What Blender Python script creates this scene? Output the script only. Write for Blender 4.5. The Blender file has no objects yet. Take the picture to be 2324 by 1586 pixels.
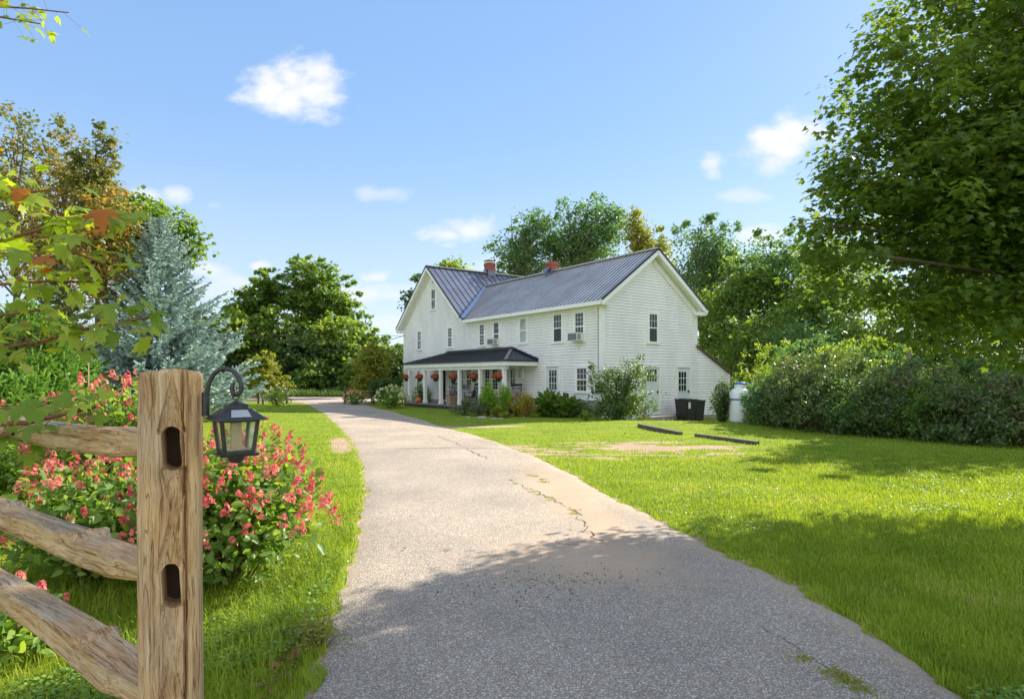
import bpy, math, random
import numpy as np
from mathutils import Vector, Matrix
R = math.radians
random.seed(7); rng = np.random.default_rng(11)
sc = bpy.context.scene
C = sc.collection

# ------------------------------------------------------------------ camera
EYE = 1.55
cam_d = bpy.data.cameras.new("camera"); cam = bpy.data.objects.new("camera", cam_d); C.objects.link(cam)
cam.location = (0, 0, EYE); cam.rotation_euler = (R(90), 0, 0)
cam_d.sensor_width = 36; cam_d.lens = 21.87; cam_d.shift_y = 0.0273
cam_d.clip_start = 0.05; cam_d.clip_end = 3000
sc.camera = cam
sc.view_settings.view_transform = 'Standard'; sc.view_settings.look = 'None'
sc.view_settings.exposure = 1.15; sc.view_settings.gamma = 1
sc.cycles.max_bounces = 8; sc.cycles.transparent_max_bounces = 8
sc.cycles.diffuse_bounces = 4; sc.cycles.glossy_bounces = 3; sc.cycles.transmission_bounces = 6
sc.cycles.use_adaptive_sampling = True; sc.cycles.adaptive_threshold = 0.015

SUN_AZ = 51.0      # degrees to the right of +Y
SUN_EL = 34.0
# ------------------------------------------------------------------ node helper
def nodes_of(nt):
    nt.nodes.clear()
    def N(t, **k):
        n = nt.nodes.new(t)
        for a, b in k.items():
            if a.startswith('_'): n.inputs[int(a[1:])].default_value = b
            elif a in n.inputs.keys() if not hasattr(n, a) else False: n.inputs[a].default_value = b
            else: setattr(n, a, b)
        return n
    return N, nt.links.new

# ------------------------------------------------------------------ world
w = bpy.data.worlds.new("World"); sc.world = w; w.use_nodes = True
N, L = nodes_of(w.node_tree)
sky = N('ShaderNodeTexSky'); sky.sky_type = 'NISHITA'; sky.sun_disc = False
sky.sun_elevation = R(SUN_EL); sky.sun_rotation = R(SUN_AZ)
sky.altitude = 100; sky.air_density = 1.0; sky.dust_density = 0.5; sky.ozone_density = 2.0
bg = N('ShaderNodeBackground'); bg.inputs['Strength'].default_value = 0.15
out = N('ShaderNodeOutputWorld')
tc = N('ShaderNodeTexCoord'); sep = N('ShaderNodeSeparateXYZ'); L(tc.outputs['Generated'], sep.inputs[0])
def M(op, a, b=None, c=None, clamp=False):
    n = N('ShaderNodeMath', operation=op); n.use_clamp = clamp
    for i, v in enumerate((a, b, c)):
        if v is None: continue
        if isinstance(v, (int, float)): n.inputs[i].default_value = v
        else: L(v, n.inputs[i])
    return n.outputs[0]
ymax = M('MAXIMUM', sep.outputs[1], 0.05)
cu = M('DIVIDE', sep.outputs[0], ymax); cv = M('DIVIDE', sep.outputs[2], ymax)
comb = N('ShaderNodeCombineXYZ'); L(cu, comb.inputs[0]); L(M('MULTIPLY', cv, 1.6), comb.inputs[1])
n1 = N('ShaderNodeTexNoise'); n1.inputs['Scale'].default_value = 22; n1.inputs['Detail'].default_value = 6; n1.inputs['Roughness'].default_value = 0.58
L(comb.outputs[0], n1.inputs['Vector'])
n2 = N('ShaderNodeTexNoise'); n2.inputs['Scale'].default_value = 9; n2.inputs['Detail'].default_value = 3
L(comb.outputs[0], n2.inputs['Vector'])
nz = M('ADD', M('MULTIPLY', M('SUBTRACT', n1.outputs[0], 0.5), 1.5), M('MULTIPLY', M('SUBTRACT', n2.outputs[0], 0.5), 1.6))
clouds = [(615,205,62,44,1),(705,200,66,58,1),(655,225,60,40,1),(665,175,50,34,1),(1760,325,78,44,1),(1810,300,62,36,1),(1755,365,36,26,.7),(335,450,60,22,.85),(395,442,44,19,.8),(1010,532,60,17,.85),
          (1065,524,60,27,.9),(1020,556,22,9,.5),(870,440,66,18,.45),(1618,372,22,24,.7),(1690,445,62,13,.45),(1720,535,60,22,.75),(860,630,42,16,.85),(870,655,110,22,.5),
          (500,625,40,20,.5),(585,604,26,12,.8),(500,660,110,26,.5),(1120,606,60,24,.55),(1850,600,60,40,.6),(880,735,150,22,.5),(470,612,60,20,.7),(545,640,70,18,.6),(820,665,80,20,.7),(885,668,60,16,.6),(560,690,120,24,.4),(485,465,20,10,.25)]
mask = None
for (x, y, rx, ry, a) in clouds:
    u0, v0 = (x-1162)/1411.8, (857-y)/1411.8
    du = M('MULTIPLY', M('SUBTRACT', cu, u0), 1411.8/(rx*1.35)); dv = M('MULTIPLY', M('SUBTRACT', cv, v0), 1411.8/(ry*1.45))
    dd = M('SQRT', M('ADD', M('MULTIPLY', du, du), M('MULTIPLY', dv, dv)))
    e = M('ADD', M('SUBTRACT', 1.0, dd), nz)
    mr = N('ShaderNodeMapRange', interpolation_type='SMOOTHSTEP'); L(e, mr.inputs[0])
    mr.inputs[1].default_value = -.08; mr.inputs[2].default_value = 0.95; mr.inputs[3].default_value = 0; mr.inputs[4].default_value = a
    mask = mr.outputs[0] if mask is None else M('MAXIMUM', mask, mr.outputs[0])
# thin white haze low over the horizon
hz = N('ShaderNodeMapRange'); L(sep.outputs[2], hz.inputs[0]); hz.inputs[1].default_value = 0.02; hz.inputs[2].default_value = 0.30; hz.inputs[3].default_value = 0.30; hz.inputs[4].default_value = 0.0
mask = M('MAXIMUM', mask, M('MULTIPLY', hz.outputs[0], M('ADD', 0.6, M('MULTIPLY', n2.outputs[0], 0.8))))
mix = N('ShaderNodeMix', data_type='RGBA'); L(mask, mix.inputs[0])
tint = N('ShaderNodeMix', data_type='RGBA', blend_type='MULTIPLY'); tint.inputs[0].default_value = 1.0
L(sky.outputs[0], tint.inputs[6]); tint.inputs[7].default_value = (1.0, 1.0, 1.0, 1)
el = N('ShaderNodeMapRange'); L(sep.outputs[2], el.inputs[0]); el.inputs[1].default_value = -0.02; el.inputs[2].default_value = 1.0
grad = N('ShaderNodeValToRGB'); L(el.outputs[0], grad.inputs[0]); ge = grad.color_ramp.elements
ge[0].position = 0.0; ge[0].color = (.66,.79,.94,1); ge[1].position = .62; ge[1].color = (.25,.465,.88,1)
e_ = ge.new(.16); e_.color = (.49,.69,.95,1); e_ = ge.new(.38); e_.color = (.32,.55,.93,1)
gs = N('ShaderNodeVectorMath', operation='SCALE'); L(grad.outputs[0], gs.inputs[0]); gs.inputs['Scale'].default_value = 2.9
bl = N('ShaderNodeMix', data_type='RGBA'); bl.inputs[0].default_value = .82; L(tint.outputs[2], bl.inputs[6]); L(gs.outputs[0], bl.inputs[7])
# unseen whiter, brighter sky added behind the camera as neutral fill light
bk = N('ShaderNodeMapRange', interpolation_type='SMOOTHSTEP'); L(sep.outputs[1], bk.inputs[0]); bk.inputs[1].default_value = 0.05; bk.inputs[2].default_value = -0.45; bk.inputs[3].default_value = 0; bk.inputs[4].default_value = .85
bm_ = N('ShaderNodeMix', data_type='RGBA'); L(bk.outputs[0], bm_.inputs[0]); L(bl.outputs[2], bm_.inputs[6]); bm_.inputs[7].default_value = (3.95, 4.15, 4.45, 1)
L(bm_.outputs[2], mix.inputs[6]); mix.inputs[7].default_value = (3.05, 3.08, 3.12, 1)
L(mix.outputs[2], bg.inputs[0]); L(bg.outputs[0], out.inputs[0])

# ------------------------------------------------------------------ sun
sd = bpy.data.lights.new("sun", 'SUN'); sd.energy = 4.7; sd.angle = R(0.55); sd.color = (1.0, 0.93, 0.80)
so = bpy.data.objects.new("sun", sd); C.objects.link(so)
sv = Vector((math.sin(R(SUN_AZ))*math.cos(R(SUN_EL)), math.cos(R(SUN_AZ))*math.cos(R(SUN_EL)), math.sin(R(SUN_EL))))
so.rotation_euler = sv.to_track_quat('Z', 'Y').to_euler(); so.location = (20, 20, 30)

# ------------------------------------------------------------------ helpers
def at(px, py, d):
    """a point of the photograph (2324 wide) at d metres in front of the camera, in world space"""
    return Vector(((px-1162)/1411.8*d, d, EYE+(857-py)/1411.8*d))
def X(px, d): return (px-1162)/1411.8*d
def Z(py, d): return EYE+(857-py)/1411.8*d
def sst(a, b, x): 
    t = np.clip((x-a)/(b-a), 0, 1); return t*t*(3-2*t)
def gz(x, y):
    x = np.asarray(x, float); y = np.asarray(y, float)
    z = -0.10*sst(4, 24, y)
    z = z+0.14*np.exp(-((x-4.6)**2/11+(y-21.3)**2/3.2))
    z = z-0.26*sst(22.3, 26.0, y)*sst(3.2, 5.4, x)*(1-sst(38, 60, y))
    z = z+0.02*np.sin(x*0.9+1)*np.sin(y*0.7)*sst(0, 2, y)
    z = z-0.05*sst(1.0, 3.5, -x)*(1-sst(8, 12, y))
    return z
def gzf(x, y): return float(gz(x, y))

def tag(o, label=None, cat=None, group=None, kind=None):
    if label: o['label'] = label
    if cat: o['category'] = cat
    if group: o['group'] = group
    if kind: o['kind'] = kind
    return o
def empty(name, loc=(0,0,0), rz=0, label=None, cat=None, group=None):
    o = bpy.data.objects.new(name, None); C.objects.link(o); o.location = loc; o.rotation_euler = (0,0,rz); o.empty_display_size = .2
    return tag(o, label, cat, group)
def link(name, me, m=None, parent=None, loc=None):
    if m and not me.materials: me.materials.append(m)
    o = bpy.data.objects.new(name, me); C.objects.link(o)
    if parent: o.parent = parent
    if loc is not None: o.location = loc
    return o
class MB:
    """collects faces of ONE part"""
    def __init__(s): s.v = []; s.f = []
    def quad(s, *p): 
        n = len(s.v); s.v += [tuple(q) for q in p]; s.f.append(tuple(range(n, n+len(p))))
    def box(s, x0, x1, y0, y1, z0, z1):
        n = len(s.v); s.v += [(x,y,z) for z in (z0,z1) for y in (y0,y1) for x in (x0,x1)]
        s.f += [tuple(n+i for i in q) for q in ((0,2,3,1),(4,5,7,6),(0,1,5,4),(2,6,7,3),(0,4,6,2),(1,3,7,5))]
    def bar(s, a, b, w, h, up=(0,0,1)):
        a = Vector(a); b = Vector(b); d = (b-a).normalized(); u = Vector(up)
        sd_ = d.cross(u)
        if sd_.length < 1e-4: sd_ = d.cross(Vector((1,0,0)))
        sd_.normalize(); u = sd_.cross(d).normalized()
        n = len(s.v)
        for p in (a, b):
            for (i, j) in ((-1,-1),(1,-1),(1,1),(-1,1)): s.v.append(tuple(p+sd_*(i*w/2)+u*(j*h/2)))
        s.f += [tuple(n+i for i in q) for q in ((0,3,2,1),(4,5,6,7),(0,1,5,4),(1,2,6,5),(2,3,7,6),(3,0,4,7))]
    def tube(s, pts, rad, k=8, cap=True):
        pts = [Vector(p) for p in pts]; n0 = len(s.v)
        if isinstance(rad, (int, float)): rad = [rad]*len(pts)
        ref = Vector((0,0,1))
        d0 = (pts[1]-pts[0]).normalized()
        if abs(d0.dot(ref)) > .9: ref = Vector((1,0,0))
        for i, p in enumerate(pts):
            d = (pts[min(i+1, len(pts)-1)]-pts[max(i-1, 0)]).normalized()
            a = d.cross(ref)
            if a.length < 1e-3: a = d.cross(Vector((0,1,0)))
            a.normalize(); b = d.cross(a); ref = a.cross(d) if False else ref
            for j in range(k):
                t = 2*math.pi*j/k; s.v.append(tuple(p+(a*math.cos(t)+b*math.sin(t))*rad[i]))
        for i in range(len(pts)-1):
            for j in range(k):
                s.f.append((n0+i*k+j, n0+i*k+(j+1)%k, n0+(i+1)*k+(j+1)%k, n0+(i+1)*k+j))
        if cap:
            s.f.append(tuple(n0+j for j in range(k))[::-1]); s.f.append(tuple(n0+(len(pts)-1)*k+j for j in range(k)))
    def lathe(s, prof, k=20, c=(0,0), sx=1, sy=1):
        n0 = len(s.v)
        for (r, z) in prof:
            for j in range(k):
                t = 2*math.pi*j/k; s.v.append((c[0]+math.cos(t)*r*sx, c[1]+math.sin(t)*r*sy, z))
        for i in range(len(prof)-1):
            for j in range(k): s.f.append((n0+i*k+j, n0+i*k+(j+1)%k, n0+(i+1)*k+(j+1)%k, n0+(i+1)*k+j))
        s.f.append(tuple(n0+j for j in range(k))[::-1]); s.f.append(tuple(n0+(len(prof)-1)*k+j for j in range(k)))
    def build(s, name, m=None, parent=None, loc=None, smooth=False, bevel=0):
        me = bpy.data.meshes.new(name); me.from_pydata(s.v, [], s.f); me.update()
        if smooth: me.polygons.foreach_set('use_smooth', [True]*len(me.polygons))
        o = link(name, me, m, parent, loc)
        if bevel:
            b = o.modifiers.new('b', 'BEVEL'); b.width = bevel; b.segments = 2; b.limit_method = 'ANGLE'
        return o
def np_mesh(name, V, loops, starts, totals, rnd=None, smooth=False):
    me = bpy.data.meshes.new(name)
    me.vertices.add(len(V)); me.vertices.foreach_set('co', np.ascontiguousarray(V, np.float32).ravel())
    me.loops.add(len(loops)); me.loops.foreach_set('vertex_index', np.ascontiguousarray(loops, np.int32))
    me.polygons.add(len(starts)); me.polygons.foreach_set('loop_start', np.ascontiguousarray(starts, np.int32))
    me.update(calc_edges=True)
    if rnd is not None:
        a = me.attributes.new('rnd', 'FLOAT', 'POINT'); a.data.foreach_set('value', np.ascontiguousarray(rnd, np.float32))
    if smooth: me.polygons.foreach_set('use_smooth', np.ones(len(starts), bool))
    return me
def scatter(name, P, XA, YA, ZA, S, tv, tf, rnd):
    """one mesh: template (tv, tf) repeated at P with axes XA YA ZA and scale S"""
    tv = np.asarray(tv, float); n = len(P); k = len(tv)
    S = np.asarray(S); S = S[:, None] if S.ndim == 1 else S
    V = P[:, None, :]+S[:, None, :]*(tv[None, :, 0:1]*XA[:, None, :]+tv[None, :, 1:2]*YA[:, None, :]+tv[None, :, 2:3]*ZA[:, None, :])
    V = V.reshape(-1, 3)
    fl = np.concatenate([np.array(f) for f in tf]); lens = np.array([len(f) for f in tf])
    loops = (fl[None, :]+(np.arange(n)*k)[:, None]).ravel()
    st = np.concatenate([[0], np.cumsum(lens)[:-1]])
    starts = (st[None, :]+(np.arange(n)*len(fl))[:, None]).ravel(); tot = np.tile(lens, n)
    return np_mesh(name, V, loops, starts, tot, np.repeat(rnd, k))
def unit(a): return a/np.maximum(np.linalg.norm(a, axis=-1, keepdims=True), 1e-9)
def frames(nrm, tip=None):
    """axes with Z = nrm, Y = tip direction projected"""
    n = len(nrm); nrm = unit(nrm)
    if tip is None: tip = rng.normal(size=(n, 3))
    y = unit(tip-nrm*np.sum(tip*nrm, 1, keepdims=True)); x = np.cross(y, nrm)
    return x, y, nrm
# leaf outlines (Y from stalk to tip, unit length)
T_LEAF = ([(0,0,0),(.22,.25,.05),(.26,.5,.07),(.14,.8,.03),(0,1,-.06),(-.14,.8,.03),(-.26,.5,.07),(-.22,.25,.05),(0,.5,0)],
          [(0,1,2,8),(8,2,3,4),(0,8,6,7),(8,4,5,6)])
T_DIA = ([(0,0,0),(.3,.45,.05),(0,1,-.03),(-.3,.45,.05)], [(0,1,2),(0,2,3)])
T_CLUMP = ([(0,0,0),(.32,.2,.06),(.42,.62,.0),(.1,.6,.08),(.05,1,-.05),(-.12,.68,.05),(-.45,.7,-.02),(-.3,.25,.07)], [(0,1,2,3),(0,3,4,5),(0,5,6,7)])
T_NEED = ([(-.10,0,0),(.10,0,0),(.15,.7,0),(0,1,0),(-.15,.7,0),(0,0,-.10),(0,0,.10),(0,.7,.15),(0,1,.001),(0,.7,-.15)], [(0,1,2,3,4),(5,6,7,8,9)])
def maple_outline():
    pts = [(0,0),(.10,.02),(.40,-.08),(.34,.06),(.56,.22),(.42,.28),(.62,.52),(.40,.50),(.30,.50),(.20,.48),(.26,.74),(.12,.72),(0,1.02)]
    L_ = [(x, y, .06*abs(x)*2-.18*max(0, y-.5)**1) for x, y in pts]
    v = L_+[(-x, y, z) for (x, y, z) in L_[1:-1]]
    n = len(L_); right = list(range(n)); left = [0]+[n-1]+list(range(n+len(L_)-3, n-1, -1))
    return v, [tuple(right), tuple(left)]
T_MAPLE = maple_outline()
T_FLOR = ([(0,0,0),(.3,.5,.1),(0,.9,.12),(-.3,.5,.1),(-.9,.3,.1),(-.6,0,.06),(-.5,-.5,.1),(0,-.8,.12),(.4,-.5,.1),(.9,0,.12),(.55,.25,.1)],
          [(0,1,2,3),(0,3,4,5),(0,5,6,7),(0,7,8,9),(0,9,10,1)])

# ------------------------------------------------------------------ materials
def mat(name):
    m = bpy.data.materials.new(name); m.use_nodes = True
    n_, l_ = nodes_of(m.node_tree); return m, n_, l_
def ramp(N, L, src, stops):
    r = N('ShaderNodeValToRGB'); L(src, r.inputs[0]); e = r.color_ramp.elements
    while len(e) < len(stops): e.new(0.5)
    for i, (p, c) in enumerate(stops): e[i].position = p; e[i].color = (*c, 1) if len(c) == 3 else c
    return r.outputs[0]
def noise(N, L, coord, scale, detail=4, rough=.55, vscale=None):
    n = N('ShaderNodeTexNoise'); n.inputs['Scale'].default_value = scale; n.inputs['Detail'].default_value = detail; n.inputs['Roughness'].default_value = rough
    if vscale:
        mp = N('ShaderNodeMapping'); mp.inputs['Scale'].default_value = vscale; L(coord, mp.inputs[0]); coord = mp.outputs[0]
    L(coord, n.inputs['Vector']); return n.outputs[0]
def simple(name, col, rough=.6, metal=0, spec=.5, var=.12, scale=8, bump=0, bscale=40, alpha=None):
    m, N, L = mat(name)
    b = N('ShaderNodeBsdfPrincipled'); o = N('ShaderNodeOutputMaterial'); t = N('ShaderNodeTexCoord')
    nz_ = noise(N, L, t.outputs['Object'], scale, 5)
    c0 = tuple(max(0, c*(1-var)) for c in col); c1 = tuple(min(1, c*(1+var)) for c in col)
    L(ramp(N, L, nz_, [(.3, c0), (.7, c1)]), b.inputs['Base Color'])
    b.inputs['Roughness'].default_value = rough; b.inputs['Metallic'].default_value = metal; b.inputs['Specular IOR Level'].default_value = spec
    if bump:
        bp = N('ShaderNodeBump'); bp.inputs['Strength'].default_value = bump; bp.inputs['Distance'].default_value = .01
        L(noise(N, L, t.outputs['Object'], bscale, 6), bp.inputs['Height']); L(bp.outputs[0], b.inputs['Normal'])
    L(b.outputs[0], o.inputs[0]); return m
def leafmat(name, dark, light, trans=None, tf=.45, accent=None, acc=.06, rough=.5, clump=.6, spec=.35, lift=1.0):
    if lift: dark = (dark[0]*1.65, dark[1]*1.38, dark[2]*1.7); light = (light[0]*1.22, light[1]*1.02, light[2]*1.35)
    m, N, L = mat(name)
    b = N('ShaderNodeBsdfPrincipled'); o = N('ShaderNodeOutputMaterial'); t = N('ShaderNodeTexCoord')
    a = N('ShaderNodeAttribute'); a.attribute_name = 'rnd'
    nz_ = noise(N, L, t.outputs['Object'], clump, 3)
    mx = N('ShaderNodeMath', operation='MULTIPLY_ADD'); L(nz_, mx.inputs[0]); mx.inputs[1].default_value = 0.9
    sb = N('ShaderNodeMath', operation='MULTIPLY_ADD'); L(a.outputs['Fac'], sb.inputs[0]); sb.inputs[1].default_value = .7; sb.inputs[2].default_value = -.3
    L(sb.outputs[0], mx.inputs[2])
    st = [(.15, dark), (.75, light)]
    col = ramp(N, L, mx.outputs[0], st)
    if accent:
        gt = N('ShaderNodeMath', operation='GREATER_THAN'); L(a.outputs['Fac'], gt.inputs[0]); gt.inputs[1].default_value = 1-acc
        mm = N('ShaderNodeMix', data_type='RGBA'); L(gt.outputs[0], mm.inputs[0]); L(col, mm.inputs[6]); mm.inputs[7].default_value = (*accent, 1); col = mm.outputs[2]
    L(col, b.inputs['Base Color']); b.inputs['Roughness'].default_value = rough; b.inputs['Specular IOR Level'].default_value = spec
    if trans is not None:
        tr = N('ShaderNodeBsdfTranslucent'); ms = N('ShaderNodeMixShader'); ms.inputs[0].default_value = tf
        mt = N('ShaderNodeMix', data_type='RGBA', blend_type='MULTIPLY'); mt.inputs[0].default_value = 1; L(col, mt.inputs[6]); mt.inputs[7].default_value = (*trans, 1)
        L(mt.outputs[2], tr.inputs[0]); L(b.outputs[0], ms.inputs[1]); L(tr.outputs[0], ms.inputs[2]); L(ms.outputs[0], o.inputs[0])
    else: L(b.outputs[0], o.inputs[0])
    return m
TR = (2.6, 2.4, .9)
MAT = {}
MAT['maple'] = leafmat('maple_leaf', (.036,.085,.015), (.095,.18,.024), (2.6,2.2,.9), .5, (.30,.16,.02), .01, spec=.4)
MAT['maple'].name = 'maple_leaf'
MAT['maple_near'] = leafmat('maple_leaf_turning', (.15,.25,.025), (.36,.44,.05), (1.6,1.5,.5), .5, (.45,.15,.02), .018, clump=3, spec=.4, lift=0)
MAT['poplar'] = leafmat('olive_leaf', (.07,.11,.02), (.17,.19,.04), (2,1.9,.9), .4, (.40,.20,.03), .15)
MAT['bronze'] = leafmat('bronze_leaf', (.20,.15,.03), (.42,.32,.06), (1.5,1.5,.9), .4, (.13,.18,.03), .45)
MAT['green'] = leafmat('green_leaf', (.045,.105,.018), (.12,.22,.03), TR, .42)
MAT['green_bright'] = leafmat('bright_green_leaf', (.07,.15,.02), (.18,.28,.035), TR, .42)
MAT['dark'] = leafmat('dark_green_leaf', (.028,.07,.018), (.075,.145,.028), TR, .35)
MAT['yellowgreen'] = leafmat('yellow_green_leaf', (.10,.16,.02), (.24,.28,.035), (1.9,1.8,.8), .42, (.42,.30,.04), .08)
MAT['silver'] = leafmat('silvery_green_leaf', (.045,.115,.03), (.13,.24,.06), (1.7,1.9,.9), .4)
MAT['lilac'] = leafmat('lilac_leaf', (.028,.075,.02), (.075,.15,.035), TR, .35, (.25,.17,.05), .05, rough=.35)
MAT['thicket'] = leafmat('thicket_leaf', (.045,.095,.025), (.14,.21,.055), (2,2,1), .3, (.16,.08,.06), .12, rough=.4, spec=.45)
MAT['spruce_dark'] = leafmat('dark_spruce_needle', (.04,.085,.02), (.11,.17,.035), None)
MAT['spruce_blue'] = leafmat('blue_spruce_needle', (.24,.34,.31), (.60,.72,.68), None, rough=.6, clump=1.5, lift=0)
MAT['juniper'] = leafmat('juniper_spray', (.10,.22,.035), (.24,.40,.08), (1.6,1.6,.8), .25, clump=2, lift=0)
MAT['hyd_leaf'] = leafmat('hydrangea_leaf', (.05,.13,.02), (.15,.27,.035), TR, .4, clump=4, rough=.4)
MAT['hyd_pink'] = leafmat('hydrangea_blossom', (.58,.045,.085), (.88,.30,.25), (1.1,1,1), .35, (.55,.48,.20), .20, clump=5, rough=.7, lift=0)
MAT['hyd_white'] = leafmat('white_hydrangea_blossom', (.42,.50,.22), (.72,.74,.42), (1,1,.9), .3, rough=.7, lift=0)
MAT['fern'] = leafmat('fern_spray', (.16,.34,.03), (.34,.52,.07), (1.5,1.5,.7), .3, lift=0)
MAT['gold'] = leafmat('gold_bronze_leaf', (.26,.24,.03), (.56,.46,.06), (1.4,1.4,.7), .3, (.40,.18,.05), .15, lift=0)
MAT['clover'] = leafmat('clover_leaf', (.10,.20,.03), (.20,.32,.05), (1.4,1.4,.6), .3, clump=2, lift=0)
MAT['mum'] = leafmat('rust_blossom', (.26,.035,.015), (.55,.09,.025), None, rough=.7, clump=12, lift=0)
MAT['apricot'] = leafmat('apricot_blossom', (.55,.22,.13), (.75,.38,.25), None, rough=.7, lift=0)
MAT['grass'] = leafmat('grass_blade', (.15,.235,.020), (.35,.43,.045), (1.5,1.45,.6), .4, (.48,.42,.17), .15, clump=1.2, rough=.55, spec=.25, lift=0)
MAT['weed'] = leafmat('weed_blade', (.13,.20,.03), (.30,.34,.06), (1.5,1.5,.6), .35, (.34,.28,.10), .2)
MAT['bark'] = simple('bark', (.13,.105,.08), .9, var=.4, scale=9, bump=.6)
MAT['bark_grey'] = simple('grey_bark', (.22,.20,.17), .9, var=.35, scale=9, bump=.6)
MAT['stem'] = simple('stem', (.16,.10,.055), .8, var=.3)
MAT['stem_red'] = simple('reddish_stem', (.20,.075,.035), .7, var=.3)

def paintmat():
    m, N, L = mat('white_clapboard_paint'); b = N('ShaderNodeBsdfPrincipled'); o = N('ShaderNodeOutputMaterial'); t = N('ShaderNodeTexCoord')
    a = noise(N, L, t.outputs['Object'], 1.3, 5, .6, (1, 1, .35))
    c = ramp(N, L, a, [(.25, (.76,.755,.73)), (.6, (.90,.89,.86))])
    g = noise(N, L, t.outputs['Object'], 2.6, 8, .72, (1, 1, 5))
    g2 = ramp(N, L, g, [(.68, (0,0,0)), (.75, (1,1,1))])
    mm = N('ShaderNodeMix', data_type='RGBA'); L(g2, mm.inputs[0]); L(c, mm.inputs[6]); mm.inputs[7].default_value = (.36,.35,.32,1)
    L(mm.outputs[2], b.inputs['Base Color']); b.inputs['Roughness'].default_value = .55
    L(b.outputs[0], o.inputs[0]); return m
MAT['clap'] = paintmat()
MAT['trim'] = simple('white_trim_paint', (.86,.86,.83), .5, var=.06, scale=3)
MAT['doorpaint'] = simple('pale_door_paint', (.62,.69,.69), .45, var=.04, scale=3)
def metalroof(name, col, mtl=.5):
    m, N, L = mat(name); b = N('ShaderNodeBsdfPrincipled'); o = N('ShaderNodeOutputMaterial'); t = N('ShaderNodeTexCoord')
    a = noise(N, L, t.outputs['Object'], .9, 5, .6)
    L(ramp(N, L, a, [(.3, tuple(c*.8 for c in col)), (.7, tuple(c*1.2 for c in col))]), b.inputs['Base Color'])
    b.inputs['Metallic'].default_value = mtl; b.inputs['Roughness'].default_value = .34
    bp = N('ShaderNodeBump'); bp.inputs['Strength'].default_value = .25; bp.inputs['Distance'].default_value = .03
    L(noise(N, L, t.outputs['Object'], 2.2, 2), bp.inputs['Height']); L(bp.outputs[0], b.inputs['Normal'])
    L(b.outputs[0], o.inputs[0]); return m
MAT['roof'] = metalroof('grey_metal_roofing', (.58,.54,.51), .10)
MAT['roof_mid'] = metalroof('slate_blue_roofing', (.17,.18,.22))
MAT['porch_metal'] = metalroof('slate_grey_roofing', (.16,.165,.20))
MAT['roof_dark'] = metalroof('dark_metal_trim', (.035,.037,.045))
MAT['rib'] = metalroof('dark_roof_rib', (.04,.042,.055))
def brickmat():
    m, N, L = mat('red_brick'); b = N('ShaderNodeBsdfPrincipled'); o = N('ShaderNodeOutputMaterial'); t = N('ShaderNodeTexCoord')
    geo = N('ShaderNodeSeparateXYZ'); L(t.outputs['Object'], geo.inputs[0])
    ad = N('ShaderNodeMath', operation='ADD'); L(geo.outputs[0], ad.inputs[0]); L(geo.outputs[1], ad.inputs[1])
    cb = N('ShaderNodeCombineXYZ'); L(ad.outputs[0], cb.inputs[0]); L(geo.outputs[2], cb.inputs[1])
    br = N('ShaderNodeTexBrick'); L(cb.outputs[0], br.inputs[0]); br.inputs['Scale'].default_value = 4.6
    br.inputs['Color1'].default_value = (.34,.07,.04,1); br.inputs['Color2'].default_value = (.24,.045,.03,1); br.inputs['Mortar'].default_value = (.36,.26,.22,1)
    br.inputs['Mortar Size'].default_value = .015
    L(br.outputs[0], b.inputs['Base Color']); b.inputs['Roughness'].default_value = .9; L(b.outputs[0], o.inputs[0]); return m
MAT['brick'] = brickmat()
MAT['stone'] = simple('foundation_stone', (.34,.30,.29), .9, var=.35, scale=5, bump=.6, bscale=12)
MAT['rock'] = simple('field_rock', (.30,.29,.25), .9, var=.3, scale=9, bump=.5)
def glassmat(name, tintc, rough=.04):
    m, N, L = mat(name); b = N('ShaderNodeBsdfPrincipled'); o = N('ShaderNodeOutputMaterial'); t = N('ShaderNodeTexCoord')
    L(ramp(N, L, noise(N, L, t.outputs['Object'], 1.7, 2), [(.3, tuple(c*.5 for c in tintc)), (.7, tintc)]), b.inputs['Base Color'])
    b.inputs['Roughness'].default_value = rough; b.inputs['Specular IOR Level'].default_value = .6
    bp = N('ShaderNodeBump'); bp.inputs['Strength'].default_value = .06; bp.inputs['Distance'].default_value = .02
    L(noise(N, L, t.outputs['Object'], 3.0, 1), bp.inputs['Height']); L(bp.outputs[0], b.inputs['Normal'])
    L(b.outputs[0], o.inputs[0]); return m
MAT['glass'] = glassmat('window_glass', (.022,.026,.032))
MAT['glass_teal'] = glassmat('teal_window_glass', (.03,.085,.085))
MAT['glass_curtain'] = glassmat('curtained_window_glass', (.50,.55,.48), .2)
MAT['screen'] = simple('insect_screen', (.055,.055,.06), .7, var=.1)
MAT['black'] = simple('black_plastic', (.018,.019,.022), .42, var=.3, scale=4)
MAT['iron'] = simple('black_iron', (.05,.05,.052), .38, metal=.4, var=.3, scale=60)
MAT['deck'] = simple('porch_deck_paint', (.22,.20,.22), .6, var=.2)
MAT['darkwood'] = simple('dark_underside', (.05,.04,.035), .8, var=.3)
MAT['acwhite'] = simple('appliance_white', (.72,.72,.68), .5, var=.05)
MAT['acgrille'] = simple('grey_grille', (.16,.17,.17), .6, var=.3, scale=30)
MAT['pumpkin'] = simple('pumpkin_skin', (.80,.16,.015), .45, var=.1)
MAT['crate'] = simple('crate_wood', (.42,.27,.18), .8, var=.25)
MAT['terracotta'] = simple('dark_pot', (.045,.035,.03), .6, var=.2)
MAT['cushion'] = simple('mauve_cushion', (.36,.25,.25), .9, var=.15)
MAT['tank'] = simple('white_tank_paint', (.80,.81,.82), .35, var=.04)
MAT['blue'] = simple('blue_collar_paint', (.04,.16,.42), .45, var=.1)
MAT['oldtimber'] = simple('weathered_timber', (.11,.095,.075), .9, var=.35, bump=.5)
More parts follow.
